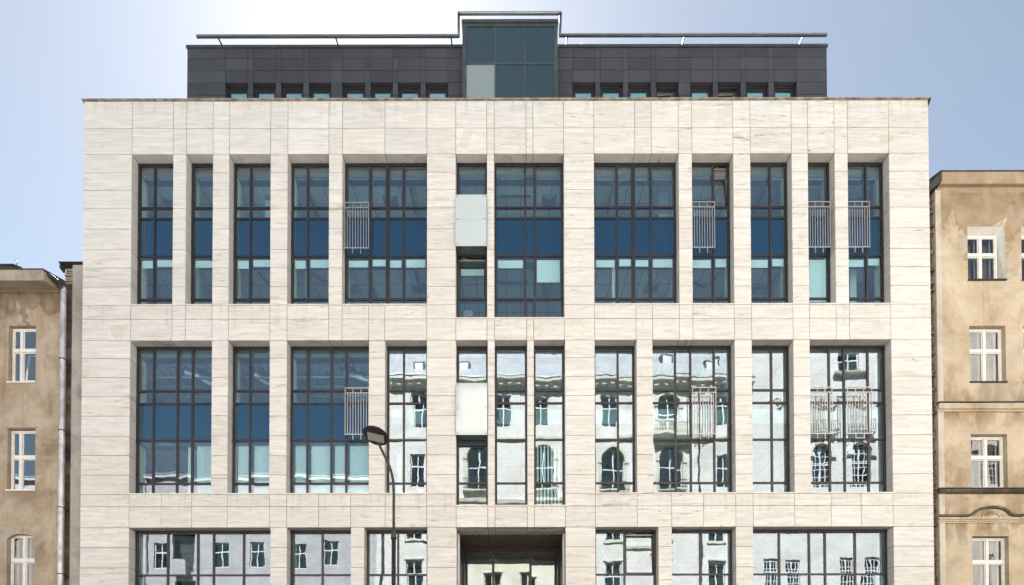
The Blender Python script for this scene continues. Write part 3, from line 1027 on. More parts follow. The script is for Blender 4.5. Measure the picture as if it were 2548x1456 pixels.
for xs, op in ((LX, ()), (RX, (3, 5))):
    for w_i, c in enumerate(range(1, 16, 2)):
        a, b = xs[c], xs[c + 1]
        y0 = YP + .16
        f = MB()
        f.box(a, a + .07, y0, y0 + .1, 26.4, 28.0).box(b - .07, b, y0, y0 + .1, 26.4, 28.0)
        f.box(a + .07, b - .07, y0, y0 + .099, 27.93, 28.0).box(a + .07, b - .07, y0, y0 + .099, 26.4, 26.5)
        win = obj('top_storey_window', f, M['frame'], B)
        s = MB()
        s.box(a + .075, a + .13, y0 + .02, y0 + .08, 26.5, 27.92).box(b - .13, b - .075, y0 + .02, y0 + .08, 26.5, 27.92)
        s.box(a + .13, b - .13, y0 + .021, y0 + .079, 27.84, 27.92).box(a + .13, b - .13, y0 + .021, y0 + .079, 26.5, 26.56)
        org = ((a + b) / 2, y0 + .05, 26.5)
        so = obj('sash', s, M['frame'], win, org)
        po = block('pane', a + .125, b - .125, y0 + .045, y0 + .055, 26.55, 27.85, M['glass'], win)
        bl = MB().box(a + .13, b - .13, y0 + .085, y0 + .09, 26.6, 27.80)
        if w_i in op:
            so.rotation_euler = (R(-9), 0, 0)
            po.rotation_euler = (R(-9), 0, 0)
            rod = MB().tube([(a + .1, y0 + .09, 27.72), (b - .35, y0 + .1, 27.76), (b - .25, y0 + .14, 27.80), (b - .12, y0 + .2, 27.74)], .014, 6)
            rod.box(a + .1, b - .1, y0 + .10, y0 + .13, 27.6, 27.63)
            obj('window_stay', rod, M['steel'], win)
        else:
            obj('roller_blind', bl, M['pale_blind'], win)
cp = MB()
for a, b in ((-13.53, -1.985), (1.985, 13.26)):
    cp.box(a, b, YP - .03, YP + .6, 29.49, 29.585)
    cp.prism([(YP - .03, 29.585), (YP - .03, 29.60), (YP + .6, 29.66), (YP + .6, 29.585)], a, b)
obj('roof_edge_cap', cp, M['cap'], B)
# glazed bay in the middle
YB = 1.9
bf = MB()
for a, b in ((-1.97, -1.84), (1.84, 1.95)):
    bf.box(a, b, YB - .02, YP + .5, 24.5, 30.12)
for x in (-0.61, 0.585):
    bf.box(x - .03, x + .03, YB - .01, YB + .1, 24.5, 30.02)
for x in (-1.82, 1.82):
    bf.box(x - .02, x + .02, YB - .008, YB + .1, 24.5, 30.02)
for z in (28.465, 26.6):
    bf.box(-1.80, 1.80, YB - .004, YB + .09, z - .032, z + .032)
bf.box(-1.84, 1.84, YB - .015, YB + .1, 30.02, 30.12)
bf.box(-1.96, 1.94, YP + .5, 8, 24.5, 30.1)
bay = obj('glazed_bay', bf, M['cap'], B)
obj('bay_cap', MB().box(-2.0, 1.98, YB - .07, 8.1, 30.13, 30.245), M['cap'], bay)
for a, b in ((-1.80, -0.64), (-0.58, 0.555), (0.615, 1.80)):
    for z0, z1 in ((28.497, 30.02), (26.632, 28.433), (24.6, 26.568)):
        pale = a < -1.7 and z1 < 28.5
        o = block('pane', a - .004, b + .004, YB + .02, YB + .032, z0 - .004, z1 + .004, M['bay_glass_pale' if pale else 'bay_glass'], bay)
        o.rotation_euler = (random.uniform(-.002, .002), 0, random.uniform(-.002, .002))
# tubular rail round the roof edge
YR = 1.8
path = [(-12.83, YR, 29.49), (-2.115, YR, 29.49), (-2.115, YR, 30.43), (2.08, YR, 30.43), (2.045, YR, 29.51), (12.95, YR, 29.51)]
rm = MB()
hw = .055
for (p, q) in zip(path, path[1:]):
    x0, x1 = sorted((p[0], q[0]))
    z0, z1 = sorted((p[2], q[2]))
    if x1 - x0 > z1 - z0:
        rm.tube([(x0 - .04, YR, p[2]), (x1 + .04, YR, q[2])], .058, 10)
    else:
        rm.tube([p, q], .050, 10)
rail = obj('roof_rail', rm, M['cap'], B, smooth=True)
rail2 = MB()
for p, q in ((path[0], path[1]), (path[2], path[3]), (path[4], path[5])):
    rail2.box(p[0], q[0], YR - .075, YR - .045, p[2] - .035, p[2] + .012)
obj('rail_strip', rail2, M['steel'], rail)
for x in (-12.02, -7.18, -2.43, 2.34, 7.17, 12.05):
    obj('rail_strut', MB().tube([(x, YR, 29.49), (x, YP + .1, 29.60), (x, YP + .35, 29.60)], .030, 8), M['cap'], rail)
# bird spikes
sp = MB()
for x0, x1, y, z, d in ((-8.5, -4.0, YP + .0, 29.6, .5), (-11.8, -9.5, YP, 29.6, .7), (5.5, 12.5, YP + .0, 29.6, .25), (-1.5, 1.5, YB, 30.245, .25), (2.5, 5.5, YP, 29.6, .2),
                        (-15, -9, .1, ZT + .06, .05), (-13, 12, .25, ZT + .06, .5)):
    x = x0
    while x < x1:
        x += random.uniform(.03, .12)
        if random.random() < d * .6:
            sp.tube([(x, y, z), (x + random.uniform(-.03, .03), y + random.uniform(-.06, .06), z + random.uniform(.08, .15))], [.0016, .0008], 3, False)
o = obj('bird_spikes', sp, M['steel'], B)
o['kind'] = 'stuff'


# ------------------------------------------------------------------ old tenements at both sides
def old_window(parent, x0, x1, z0, z1, y, fw=0.075, trans=0.57, mull=0.5, rise=0.0, curtains=True, glassm=None, lite=False, grid=0, plain_in=False):
    """white timber window in its opening at depth y"""
    f = MB()
    gm = glassm or M['old_glass']
    y1 = y + .09
    f.box(x0, x0 + fw, y, y1, z0, z1).box(x1 - fw, x1, y, y1, z0, z1)
    f.box(x0 + fw, x1 - fw, y + .002, y1, z1 - fw, z1).box(x0 + fw, x1 - fw, y + .002, y1, z0, z0 + fw)
    zt = z0 + (z1 - z0) * trans
    xm = x0 + (x1 - x0) * mull
    f.box(x0 + fw, x1 - fw, y - .015, y1 - .01, zt - .06, zt + .06)
    f.box(xm - .05, xm + .05, y - .008, y1 - .012, z0 + fw, zt - .06)
    f.box(xm - .04, xm + .04, y - .006, y1 - .012, zt + .06, z1 - fw)
    # casement edges
    for a, b in ((x0 + fw, xm - .05), (xm + .05, x1 - fw)):
        for c, d in ((z0 + fw, zt - .06), (zt + .06, z1 - fw)):
            f.box(a, a + .035, y + .02, y1 - .02, c, d).box(b - .035, b, y + .02, y1 - .02, c, d)
            f.box(a + .035, b - .035, y + .021, y1 - .021, c, c + .035).box(a + .035, b - .035, y + .021, y1 - .021, d - .035, d)
            if grid:
                for q in range(1, grid):
                    xx = a + (b - a) * q / grid
                    f.box(xx - .02, xx + .02, y + .015, y1 - .03, c, d)
                zz = (c + d) / 2
                f.box(a, b, y + .016, y1 - .031, zz - .02, zz + .02)
    win = obj('window', f, M['wood'], parent)
    if lite:
        obj('pane', MB().box(x0 + .03, x1 - .03, y + .045, y + .053, z0 + .03, z1 - .03), gm, win)
    else:
        for a, b in ((x0 + fw, xm - .05), (xm + .05, x1 - fw)):
            for c, d in ((z0 + fw, zt - .06), (zt + .06, z1 - fw)):
                p = block('pane', a + .02, b - .02, y + .045, y + .053, c + .02, d - .02, gm, win)
                p.rotation_euler = (random.uniform(-.006, .006), 0, random.uniform(-.006, .006))
        if plain_in:
            return win
        # inner sash line, typical of double windows
        g = MB()
        for x in (x0 + fw + .05, xm - .10, xm + .06, x1 - fw - .09):
            g.box(x, x + .04, y + .16, y + .20, z0 + .05, z1 - .05)
        g.box(x0 + fw, x1 - fw, y + .161, y + .199, zt - .05, zt + .05)
        obj('inner_sash', g, M['wood'], win)
        if curtains:
            cu = MB()
            n = 22
            for (a, b) in ((x0 + .12, x0 + .12 + (x1 - x0) * random.uniform(.15, .34)), (x1 - .12 - (x1 - x0) * random.uniform(.12, .34), x1 - .12)):
                for i in range(n):
                    xa, xb = a + (b - a) * i / n, a + (b - a) * (i + 1) / n
                    ya, yb = y + .32 + .012 * math.sin(i * 1.1), y + .32 + .012 * math.sin((i + 1) * 1.1)
                    cu.face((xa, ya, z0 + .05), (xb, yb, z0 + .05), (xb, yb, z1 - .1), (xa, ya, z1 - .1))
            obj('curtain', cu, M['curtain'], win)
    return win


# --- left
LB = empty('old_tenement', (-21, 0.15, 0), 'old brown plastered tenement with grey cornice and zinc downpipe, left of the office building', 'tenement')
YL = 0.15
xa, xb = -18.96, -17.93
holes = [(xa, xb, 14.22, 16.37), (-18.96, -17.91, 10.12, 12.46), (-18.94, -17.89, 6.05, 8.46, .24), (-18.95, -17.9, 2.2, 4.5)]
for q in list(holes):
    holes.append((q[0] - 2.6, q[1] - 2.6, *q[2:]))
    holes.append((q[0] - 5.2, q[1] - 5.2, *q[2:]))
w = MB().wall(-26, -17.0, 0, 17.72, holes, YL, 0.34)
w.face((-17.0, YL, 0), (-17.0, YL + .7, 0), (-17.0, YL + .7, 17.72), (-17.0, YL, 17.72))
w.face((-26, YL, 17.72), (-17, YL, 17.72), (-17, 9, 17.72), (-26, 9, 17.72))
obj('wall', w, M['brown'], LB)
rmm = MB()
rmm.box(-26, -17.05, 2.2, 2.3, 0, 17.5)
for z in (5.4, 9.5, 13.6, 17.4):
    rmm.box(-26, -17.05, .7, 2.2, z - .2, z)
obj('room', rmm, M['room'], LB)
for i, h in enumerate(holes):
    fx0 = h[0] + .03
    if i == 2:
        old_window(LB, fx0, h[1] - .02, h[2], h[3] - .02, YL + .14, .06, .60, .52)
    else:
        old_window(LB, fx0, h[1] - .01, h[2], h[3] - .04, YL + .13, .06, .56 if i else .60, .36 if i < 2 else .5, glassm=M['sky_pane'], plain_in=True)
    block('window_sill', h[0] - .03, h[1] + .03, YL - .05, YL + .2, h[2] - .05, h[2] + .004, M['wood'] if i in (0, 1) else M['concrete'], LB)
# open casement of the topmost window
oc = MB()
x0, x1, z0, z1 = -18.42, -17.98, 14.30, 15.42
oc.box(0, .05, 0, .05, 0, z1 - z0).box(x1 - x0 - .05, x1 - x0, 0, .05, 0, z1 - z0).box(.05, x1 - x0 - .05, 0, .049, 0, .05).box(.05, x1 - x0 - .05, 0, .049, z1 - z0 - .05, z1 - z0)
o = obj('open_casement', oc, M['wood'], LB, (0, 0, 0))
o.location = Vector((x0, YL + .12, z0)) - WPOS[LB.name]
o.rotation_euler = (R(-7), 0, 0)
# label mould over the lowest visible window and shallow plaster lesene
mm = MB()
for k_ in range(3):
    mm.box(-19.05 - k_ * .0, -17.82, YL - .03, YL + .002, 12.47, 12.52) if k_ == 0 else None
obj('window_moulding', mm, M['brown'], LB)
co = MB()
co.prism([(YL, 17.58), (YL - .07, 17.60), (YL - .07, 17.66), (YL, 17.66)], -26, -17.03)
obj('frieze_moulding', co, M['brown'], LB)
co = MB()
co.prism([(YL + .3, 17.66), (YL - .10, 17.665), (YL - .55, 17.56), (YL - .72, 17.53), (YL - .74, 17.60), (YL - .76, 17.86), (YL - .78, 17.88), (YL + .3, 17.95)], -26, -17.05)
obj('cornice', co, M['mould'], LB)
co = MB()
co.prism([(YL - .80, 17.885), (YL - .80, 17.915), (YL + 5.5, 20.0), (YL + 5.5, 19.9)], -26, -17.03)
obj('roof', co, M['rooftin'], LB)
gt = MB().tube([(-17.08, YL - .55, 17.87), (-16.99, YL - .5, 17.86), (-16.90, YL - .28, 17.82), (-16.86, YL - .10, 17.66), (-16.845, YL - .08, 17.5)], [.085, .085, .085, .09, .10], 10)
obj('gutter_elbow', gt, M['rooftin'], LB, smooth=True)
dp = MB()
zz = [0, 2.6, 5.2, 7.8, 10.35, 13.0, 15.6, 17.72]
dp.tube([(-16.845, YL - .08, 0), (-16.845, YL - .08, 17.74)], .10, 16, True)
for z in zz[1:-1]:
    dp.tube([(-16.845, YL - .08, z), (-16.845, YL - .08, z + .10)], .108, 16)
dpo = obj('downpipe', dp, M['zinc'], LB, smooth=False)
for z in (6.9, 9.4, 12.3, 15.0):
    br = MB().tube([(-16.845, YL - .08, z), (-16.845, YL - .08, z + .035)], .115, 14)
    br.box(-16.86, -16.83, YL, YL + .4, z, z + .03)
    obj('pipe_bracket', br, M['rooftin'], dpo)
gp = MB().box(-17.0, -16.53, YL + .30, YL + .6, 0, 18.65)
obj('recessed_joint', gp, M['sooty'], LB)
pw = MB().box(-16.55, -16.12, YL - .03, YL + 3, 0, 18.66)
obj('party_wall', pw, M['concrete'], LB)
br = MB()
for i in range(12):
    z = 18.0 + i * .055
    a = -16.95 + random.uniform(0, .1)
    br.box(a, -16.56 + random.uniform(-.05, 0), YL + .05 + random.uniform(0, .1), YL + .3, z, z + .05)
obj('broken_masonry', br, M['mould'], LB)
fl = MB()
fl.prism([(YL - .12, 18.69), (YL - .12, 18.72), (YL + 3, 18.98), (YL + 3, 18.67)], -17.02, -16.10)
fl.prism([(YL - .10, 18.50), (YL - .09, 18.69), (YL + .1, 18.69), (YL + .1, 18.45)], -17.0, -16.93)
obj('wall_flashing', fl, M['rooftin'], LB)
ch = MB().box(-20.2, -19.16, 0.6, 1.3, 18.0, 19.02)
ch.prism([(0.55, 19.02), (0.55, 19.06), (0.95, 19.25), (1.35, 19.06), (1.35, 19.02)], -20.25, -19.2)
cho = obj('chimney', ch, M['rooftin'], LB)
obj('wire', MB().tube(curve([(-19.2, .6, 18.9), (-19.14, .6, 19.02), (-19.06, .6, 19.12), (-19.09, .6, 19.22), (-19.15, .6, 19.24)]), .010, 6), M['iron'], cho)

# --- right
RB = empty('old_tenement', (21, 0.15, 0), 'old ochre plastered tenement with water stains and white windows, right of the office building', 'tenement')
YW = 0.15
rows = [(18.04, 20.10), (14.15, 16.30), (10.12, 12.17), (5.85, 8.31), (1.6, 4.0)]
holes = []
for ci in range(4):
    for ri, (a, b) in enumerate(rows):
        x0 = (17.32 if ri else 17.30) + ci * 2.04
        holes.append((x0, x0 + (1.37 if ri else 1.42), a, b))
w = MB().wall(16.30, 26, 0, 21.62, holes, YW, 0.36)
w.face((16.30, YW, 0), (16.30, YW, 21.6), (16.30, YW + .8, 21.6), (16.30, YW + .8, 0))
obj('wall', w, M['tan'], RB)
rmm = MB().box(16.4, 26, 2.0, 2.1, 0, 21.5)
for z in (5.0, 9.3, 13.3, 17.3, 21.3):
    rmm.box(16.4, 26, .8, 2.0, z - .2, z)
obj('room', rmm, M['room'], RB)
for i, h in enumerate(holes):
    if i % 5 == 0:
        # white painted surround of the top windows
        sr = MB()
        y0, y1 = YW + .002, YW + .30
        sr.face((h[1] - .004, y0, h[2]), (h[1] - .004, y1, h[2]), (h[1] - .12, y1, h[3] - .16), (h[1] - .004, y0, h[3] - .004))
        sr.face((h[0] + .004, y0, h[3] - .004), (h[1] - .004, y0, h[3] - .004), (h[1] - .12, y1, h[3] - .16), (h[0] + .004, y1, h[3] - .16))
        sr.face((h[1] - .12, y1, h[2]), (h[1], y1 + .05, h[2]), (h[1], y1 + .05, h[3]), (h[1] - .12, y1, h[3] - .16))
        sr.face((h[0], y1, h[3] - .16), (h[1] - .12, y1, h[3] - .16), (h[1], y1, h[3]), (h[0], y1, h[3]))
        obj('painted_reveal', sr, M['wood'], RB)
        old_window(RB, h[0] + .01, h[1] - .12, h[2] + .01, h[3] - .18, YW + .22, .07, .60, .5)
        block('window_sill', h[0] - .02, h[1] + .02, YW - .07, YW + .22, h[2] - .03, h[2] + .008, M['rooftin'], RB)
    else:
        old_window(RB, h[0] + .01, h[1] - .01, h[2] + .01, h[3] - .02, YW + .17, .075, .60 if i % 5 != 3 else .62, .5)
        if i % 5 != 2:
            block('window_sill', h[0] - .02, h[1] + .02, YW - .06, YW + .17, h[2] - .03, h[2] + .008, M['rooftin'], RB)
ps = MB().box(16.09, 16.30, YW - .02, YW + .5, 0, 21.5)
obj('pilaster', ps, M['palestrip'], RB)
bb = MB()
z = 0.0
while z < 21.3:
    h = random.uniform(.06, .085)
    bb.box(15.80, 15.92 + random.uniform(0, .17), YW + random.uniform(.02, .16), YW + .6, z, z + h - .012)
    z += h
bb.box(15.78, 16.09, YW + .2, YW + .62, 0, 21.4)
be = obj('brick_edge', bb, M['oldbrick'], RB)
be['kind'] = 'stuff'
co = MB()
co.prism([(YW, 21.42), (YW - .05, 21.50), (YW - .05, 21.555), (YW - .19, 21.56), (YW - .21, 21.60), (YW - .23, 21.94), (YW - .25, 21.96), (YW + .4, 22.0), (YW + .4, 21.42)], 16.16, 26)
obj('cornice', co, M['tan'], RB)
co = MB()
co.prism([(YW - .27, 21.965), (YW - .27, 22.0), (YW + 6, 24.4), (YW + 6, 24.3)], 16.12, 26)
obj('roof', co, M['rooftin'], RB)
en_ = MB()
en_.v = [(16.17, YW - .26, 21.99), (16.17, YW - .26, 21.62), (15.86, YW - .1, 21.40), (15.83, YW - .1, 21.62), (16.17, YW + .4, 21.99), (16.17, YW + .4, 21.62), (15.86, YW + .4, 21.40), (15.83, YW + .4, 21.62)]
en_.f = [(0, 3, 2, 1), (4, 5, 6, 7), (0, 4, 7, 3), (3, 7, 6, 2), (2, 6, 5, 1)]
en_.box(15.80, 16.02, YW - .1, YW + .3, 21.66, 21.70).box(15.80, 15.95, YW + .0, YW + .3, 21.70, 21.90)
obj('roof_flashing', en_, M['rooftin'], RB)
sc1 = MB().prism([(YW + .01, 13.0), (YW - .05, 13.01), (YW - .06, 13.06), (YW - .12, 13.09), (YW - .14, 13.28), (YW + .01, 13.29)], 16.05, 26)
obj('string_course', sc1, M['tan'], RB)
obj('string_course_tin', MB().box(16.02, 26, YW - .18, YW + .01, 13.292, 13.325), M['rooftin'], RB)
sc2 = MB().prism([(YW + .01, 9.90), (YW - .08, 9.92), (YW - .13, 9.99), (YW - .13, 10.05), (YW + .01, 10.05)], 16.05, 26)
obj('string_course', sc2, M['sooty'], RB)
obj('string_course_tin', MB().box(16.02, 26, YW - .17, YW + .01, 10.052, 10.085), M['rooftin'], RB)
# hood mould that rises to a low arch over each window of the third row
hm, hf = MB(), MB()
pts = [(16.05, 9.05), (17.15, 9.05)]
for ci in range(5):
    c0 = 18.01 + ci * 2.04
    pts += [(c0 - .86 + .0, 9.06), (c0 - .7, 9.12), (c0 - .45, 9.30), (c0 - .2, 9.365), (c0, 9.38), (c0 + .25, 9.37), (c0 + .5, 9.31), (c0 + .68, 9.15), (c0 + .84, 9.06), (c0 + 1.02, 9.055)]
prof = [(0.005, -.035), (-.10, -.02), (-.13, .02), (-.13, .05), (0.005, .06)]
ring = []
for x, z in pts:
    ring.append([(x, YW + py, z + pz) for py, pz in prof])
for r0, r1 in zip(ring, ring[1:]):
    for j in range(len(prof) - 1):
        hm.face(r0[j], r1[j], r1[j + 1], r0[j + 1])
obj('hood_mould', hm, M['sooty'], RB)
for q, (za, zb) in enumerate(((8.93, 9.0), (8.86, 8.915), (8.79, 8.845))):
    hf.prism([(YW + .01, za), (YW - .07 + q * .018, za + .01), (YW - .075 + q * .018, zb), (YW + .01, zb)], 16.05, 26)
obj('fascia_moulding', hf, M['tan'], RB)
for ci in range(4):
    c0 = 18.01 + ci * 2.04
    lf = MB()
    for r_, d_ in ((.62, .03), (.50, .045), (.38, .055)):
        n = 14
        for t in range(n):
            a0, a1 = math.pi * t / n, math.pi * (t + 1) / n
            s_ = .42
            pa = (c0 + r_ * math.cos(a0), 9.03 + r_ * s_ * math.sin(a0))
            pb = (c0 + r_ * math.cos(a1), 9.03 + r_ * s_ * math.sin(a1))
            qa = (c0 + (r_ - .07) * math.cos(a0), 9.03 + (r_ - .07) * s_ * math.sin(a0))
            qb = (c0 + (r_ - .07) * math.cos(a1), 9.03 + (r_ - .07) * s_ * math.sin(a1))
            lf.face((pa[0], YW - d_, pa[1]), (pb[0], YW - d_, pb[1]), (qb[0], YW - d_, qb[1]), (qa[0], YW - d_, qa[1]))
            lf.face((pa[0], YW, pa[1]), (pb[0], YW, pb[1]), (pb[0], YW - d_, pb[1]), (pa[0], YW - d_, pa[1]))
            lf.face((qa[0], YW, qa[1]), (qa[0], YW - d_, qa[1]), (qb[0], YW - d_, qb[1]), (qb[0], YW, qb[1]))
    obj('arched_relief', lf, M['tan'], RB)

# ------------------------------------------------------------------ street lamp
YS = -4.5
SL = empty('street_lamp', (-3.44, YS, 0), 'dark street lamp with an oval flat head on a bent arm', 'street lamp')
obj('pole', MB().tube([(-3.44, YS, 0), (-3.44, YS, 1.2), (-3.44, YS, 6.95)], [.085, .065, .062], 14), M['lamp'], SL, smooth=True)
obj('collar', MB().tube([(-3.44, YS, 6.78), (-3.44, YS, 6.82), (-3.44, YS, 7.02), (-3.44, YS, 7.12)], [.088, .085, .055, .04], 14), M['lamp'], SL, smooth=True)
arm = curve([(-3.44, YS, 7.08), (-3.442, YS, 7.7), (-3.445, YS, 8.3), (-3.50, YS - .03, 8.72), (-3.64, YS - .08, 9.08), (-3.80, YS - .15, 9.42), (-3.85, YS - .18, 9.53)], 5)
obj('arm', MB().tube(arm, [.040] * (len(arm) - 6) + [.038, .036, .036, .036, .045, .05], 12), M['lamp'], SL, smooth=True)
hd = MB()
nr, na = 10, 32
prof = []
for t in range(nr + 1):
    a = -math.pi / 2 + math.pi * t / nr
    rr = math.cos(a)
    zz_ = math.sin(a) * (.055 if a > 0 else .035)
    prof.append((rr ** .6 if rr > 1e-6 else 0.001, zz_))
for t, (rr, z_) in enumerate(prof):
    for q in range(na):
        a = 2 * math.pi * q / na
        hd.v.append((.39 * rr * math.cos(a), .35 * rr * math.sin(a), z_))
for t in range(nr):
    for q in range(na):
        q2 = (q + 1) % na
        hd.f.append((t * na + q, t * na + q2, (t + 1) * na + q2, (t + 1) * na + q))
hd.f.append(tuple(reversed(range(na))))
hd.f.append(tuple(nr * na + q for q in range(na)))
head = obj('lamp_head', hd, M['lamp'], SL, (0, 0, 0), smooth=True)
head.location = Vector((-3.92, YS - .22, 9.72)) - WPOS[SL.name]
WPOS[head.name] = Vector((0, 0, 0))
head.rotation_euler = (R(-20), R(12), R(4))
led = MB().box(-.225, .245, -.10, .17, -.045, -.026)
lo = obj('led_panel', led, M['led'], head, (0, 0, 0))
rim = MB()
for q in range(5):
    rim.box(-.05 + q * .028, -.038 + q * .028, -.04, .06, -.0485, -.0452)
obj('led_chip', rim, M['steel'], head, (0, 0, 0))

# ------------------------------------------------------------------ the other side of the street (seen in the windows)
YO = -22.5


def far_house(name, label, x0, x1, ztop, mat):
    """local frame turned by half a turn: local x = -world x, the front faces the office building"""
    o = empty(name, (0, YO, 0), label, 'town house')
    return o


class Flip:
    """builds in mirrored-by-rotation coordinates and places under a root turned 180 degrees"""


def turn(mb):
    mb.v = [(-x, YO - (y), z) for x, y, z in mb.v]
    return mb


def tobj(name, mb, mat, parent, smooth=False):
    return obj(name, turn(mb), mat, parent, None, smooth)


def far_window(parent, x0, x1, z0, z1, y=.22, rise=0.0, trans=.62, grid=0, fw=.065):
    """x in world; the pieces are turned to face the street"""
    X0, X1 = -x1, -x0
    f = MB()
    top = z1
    f.box(X0, X0 + fw, y, y + .09, z0, top).box(X1 - fw, X1, y, y + .09, z0, top)
    f.box(X0 + fw, X1 - fw, y + .002, y + .09, top - fw, top).box(X0 + fw, X1 - fw, y + .002, y + .09, z0, z0 + fw)
    zt, xm = z0 + (z1 - z0) * trans, (X0 + X1) / 2
    f.box(X0 + fw, X1 - fw, y - .01, y + .08, zt - .045, zt + .045)
    f.box(xm - .045, xm + .045, y - .005, y + .07, z0 + fw, top - fw)
    if grid:
        for q in range(1, grid * 2):
            xx = X0 + (X1 - X0) * q / (grid * 2)
            f.box(xx - .025, xx + .025, y + .01, y + .06, z0, top)
        zz = z0 + .3
        while zz < top:
            f.box(X0, X1, y + .012, y + .058, zz - .025, zz + .025)
            zz += .55
    w_ = tobj('window', f, M['wood'], parent)
    p = MB().box(X0 + .04, X1 - .04, y + .045, y + .052, z0 + .04, top - .04)
    tobj('pane', p, M['far_glass'], w_)
    c_ = MB()
    for a, b in ((X0 + .1, X0 + .1 + (X1 - X0) * random.uniform(.08, .25)), (X1 - .1 - (X1 - X0) * random.uniform(.08, .25), X1 - .1)):
        c_.box(a, b, y + .3, y + .32, z0 + .1, top - .15)
    tobj('curtain', c_, M['curtain'], w_)
    return w_


M['far_glass'] = glass('far_window_glass', (0.30, 0.32, 0.33), 0.03, (1, 1, 1), 0.5)


def iron_balcony(parent, xc, z, w_, d=.45, h=1.0):
    X = -xc
    b = MB().box(X - w_ / 2, X + w_ / 2, -d, 0, z - .12, z)
    tobj('balcony_slab', b, M['stucco_trim'], parent)
    r_ = MB()
    r_.box(X - w_ / 2, X + w_ / 2, -d, -d + .03, z + h - .04, z + h).box(X - w_ / 2, X + w_ / 2, -d, -d + .03, z + .1, z + .13)
    n = int(w_ / .13)
    for i in range(n + 1):
        x = X - w_ / 2 + i * w_ / n
        r_.box(x - .012, x + .012, -d + .003, -d + .027, z, z + h)
    tobj('balcony_rail', r_, M['iron'], parent)


def house(name, label, X0, X1, ztop, mat, openings, extra_depth=.32):
    o = empty(name, ((X0 + X1) / 2, YO, 0), label, 'town house')
    hs = [(-h[1], -h[0], *h[2:]) for h in openings]
    w_ = MB().wall(-X1, -X0, 0, ztop, hs, 0.0, extra_depth)
    w_.face((-X1, 0, 0), (-X1, 0, ztop), (-X1, 9, ztop), (-X1, 9, 0))
    w_.face((-X0, 0, 0), (-X0, 9, 0), (-X0, 9, ztop), (-X0, 0, ztop))
    tobj('wall', w_, mat, o)
    rm_ = MB().box(-X1 + .05, -X0 - .05, 1.8, 1.9, 0, ztop - .05)
    z = 4.0
    while z < ztop:
        rm_.box(-X1 + .05, -X0 - .05, .5, 1.8, z - .2, z)
        z += 4.1
    tobj('room', rm_, M['room'], o)
    return o


# left: lower grey house with a recessed loggia
op = []
for x in (-43.5, -39.8, -36.0, -31.4, -27.5, -22.8, -20.0, -16.7, -14.2):
    for z0, z1 in ((13.3, 15.3), (9.2, 11.3), (5.0, 7.2), (17.1, 18.9)):
        if z0 == 17.1 and x > -35:
            continue
        op.append((x - .62, x + .62, z0, z1))
op += [(-26.6, -24.9, 13.0, 16.6), (-26.6, -24.9, 8.6, 12.2)]
H1 = house('town_house', 'plain grey rendered house across the street, lower than its neighbours', -46, -10.7, 20.2, M['stucco_grey'], op, .3)
for h in op:
    if h[1] - h[0] < 1.5:
        far_window(H1, h[0] + .02, h[1] - .02, h[2] + .02, h[3] - .02, .12)
lg = MB().box(24.9, 26.6, .9, 1.0, 8.6, 16.6)
tobj('loggia_back', lg, M['room'], H1)
lg = MB().box(25.3, 26.55, -.5, .1, 12.7, 13.9).box(25.3, 26.55, -.5, .1, 8.3, 9.5)
tobj('loggia_parapet', lg, M['stucco_grey'], H1)
rf = MB().box(10.7, 46, -.25, .3, 20.2, 20.45)
rf.prism([(-.3, 20.45), (-.3, 20.5), (6, 21.6), (9, 20.45)], 10.7, 46)
tobj('roof', rf, M['sheet'], H1)
for xs in ((-29.6, .09), (-28.7, .07)):
    tobj('downpipe', MB().tube([(-xs[0], -.12, 0), (-xs[0], -.12, 20.2)], xs[1], 8), M['zinc'], H1)

# middle: tall cream house with arches, cornice with dentils and a sheet roof
op, arches = [], []
for x in (-7.1, -4.5, -0.7, 2.4, 7.8, 16.75):
    op.append((x - .65, x + .65, 24.5, 26.9))
for x, hw_ in ((-2.5, .85), (2.5, .85), (8.1, .95), (12.6, .95)):
    arches.append((x - hw_, x + hw_, 19.3, 22.8, hw_))
arches.append((12.5 - .85, 12.5 + .85, 23.7, 27.0, .85))
for x in (-7.4, 16.75, -5.0, 5.2):
    op.append((x - .6, x + .6, 19.5, 22.2))
for x in (-7.6, -4.6, -1.6, 1.4, 4.6, 8.1, 12.0, 16.2):
    op.append((x - .65, x + .65, 15.4, 17.8))
    op.append((x - .65, x + .65, 11.0, 13.7))
    op.append((x - .7, x + .7, 6.4, 9.2))
    op.append((x - .9, x + .9, 1.0, 4.4))
H2 = house('town_house', 'tall cream stucco house across the street with arched windows and dentil cornice', -10.7, 19.0, 27.6, M['stucco_cream'], op + arches, .35)
for h in op:
    far_window(H2, h[0] + .02, h[1] - .02, h[2] + .02, h[3] - .02, .14)
    if h[2] > 10 and h[2] < 16:
        tb = MB().box(-h[1] - .12, -h[0] + .12, -.12, .0, h[2] - .18, h[2] - .02).box(-h[1] - .1, -h[0] + .1, -.1, 0, h[3] + .08, h[3] + .2)
        tobj('window_trim', tb, M['stucco_trim'], H2)
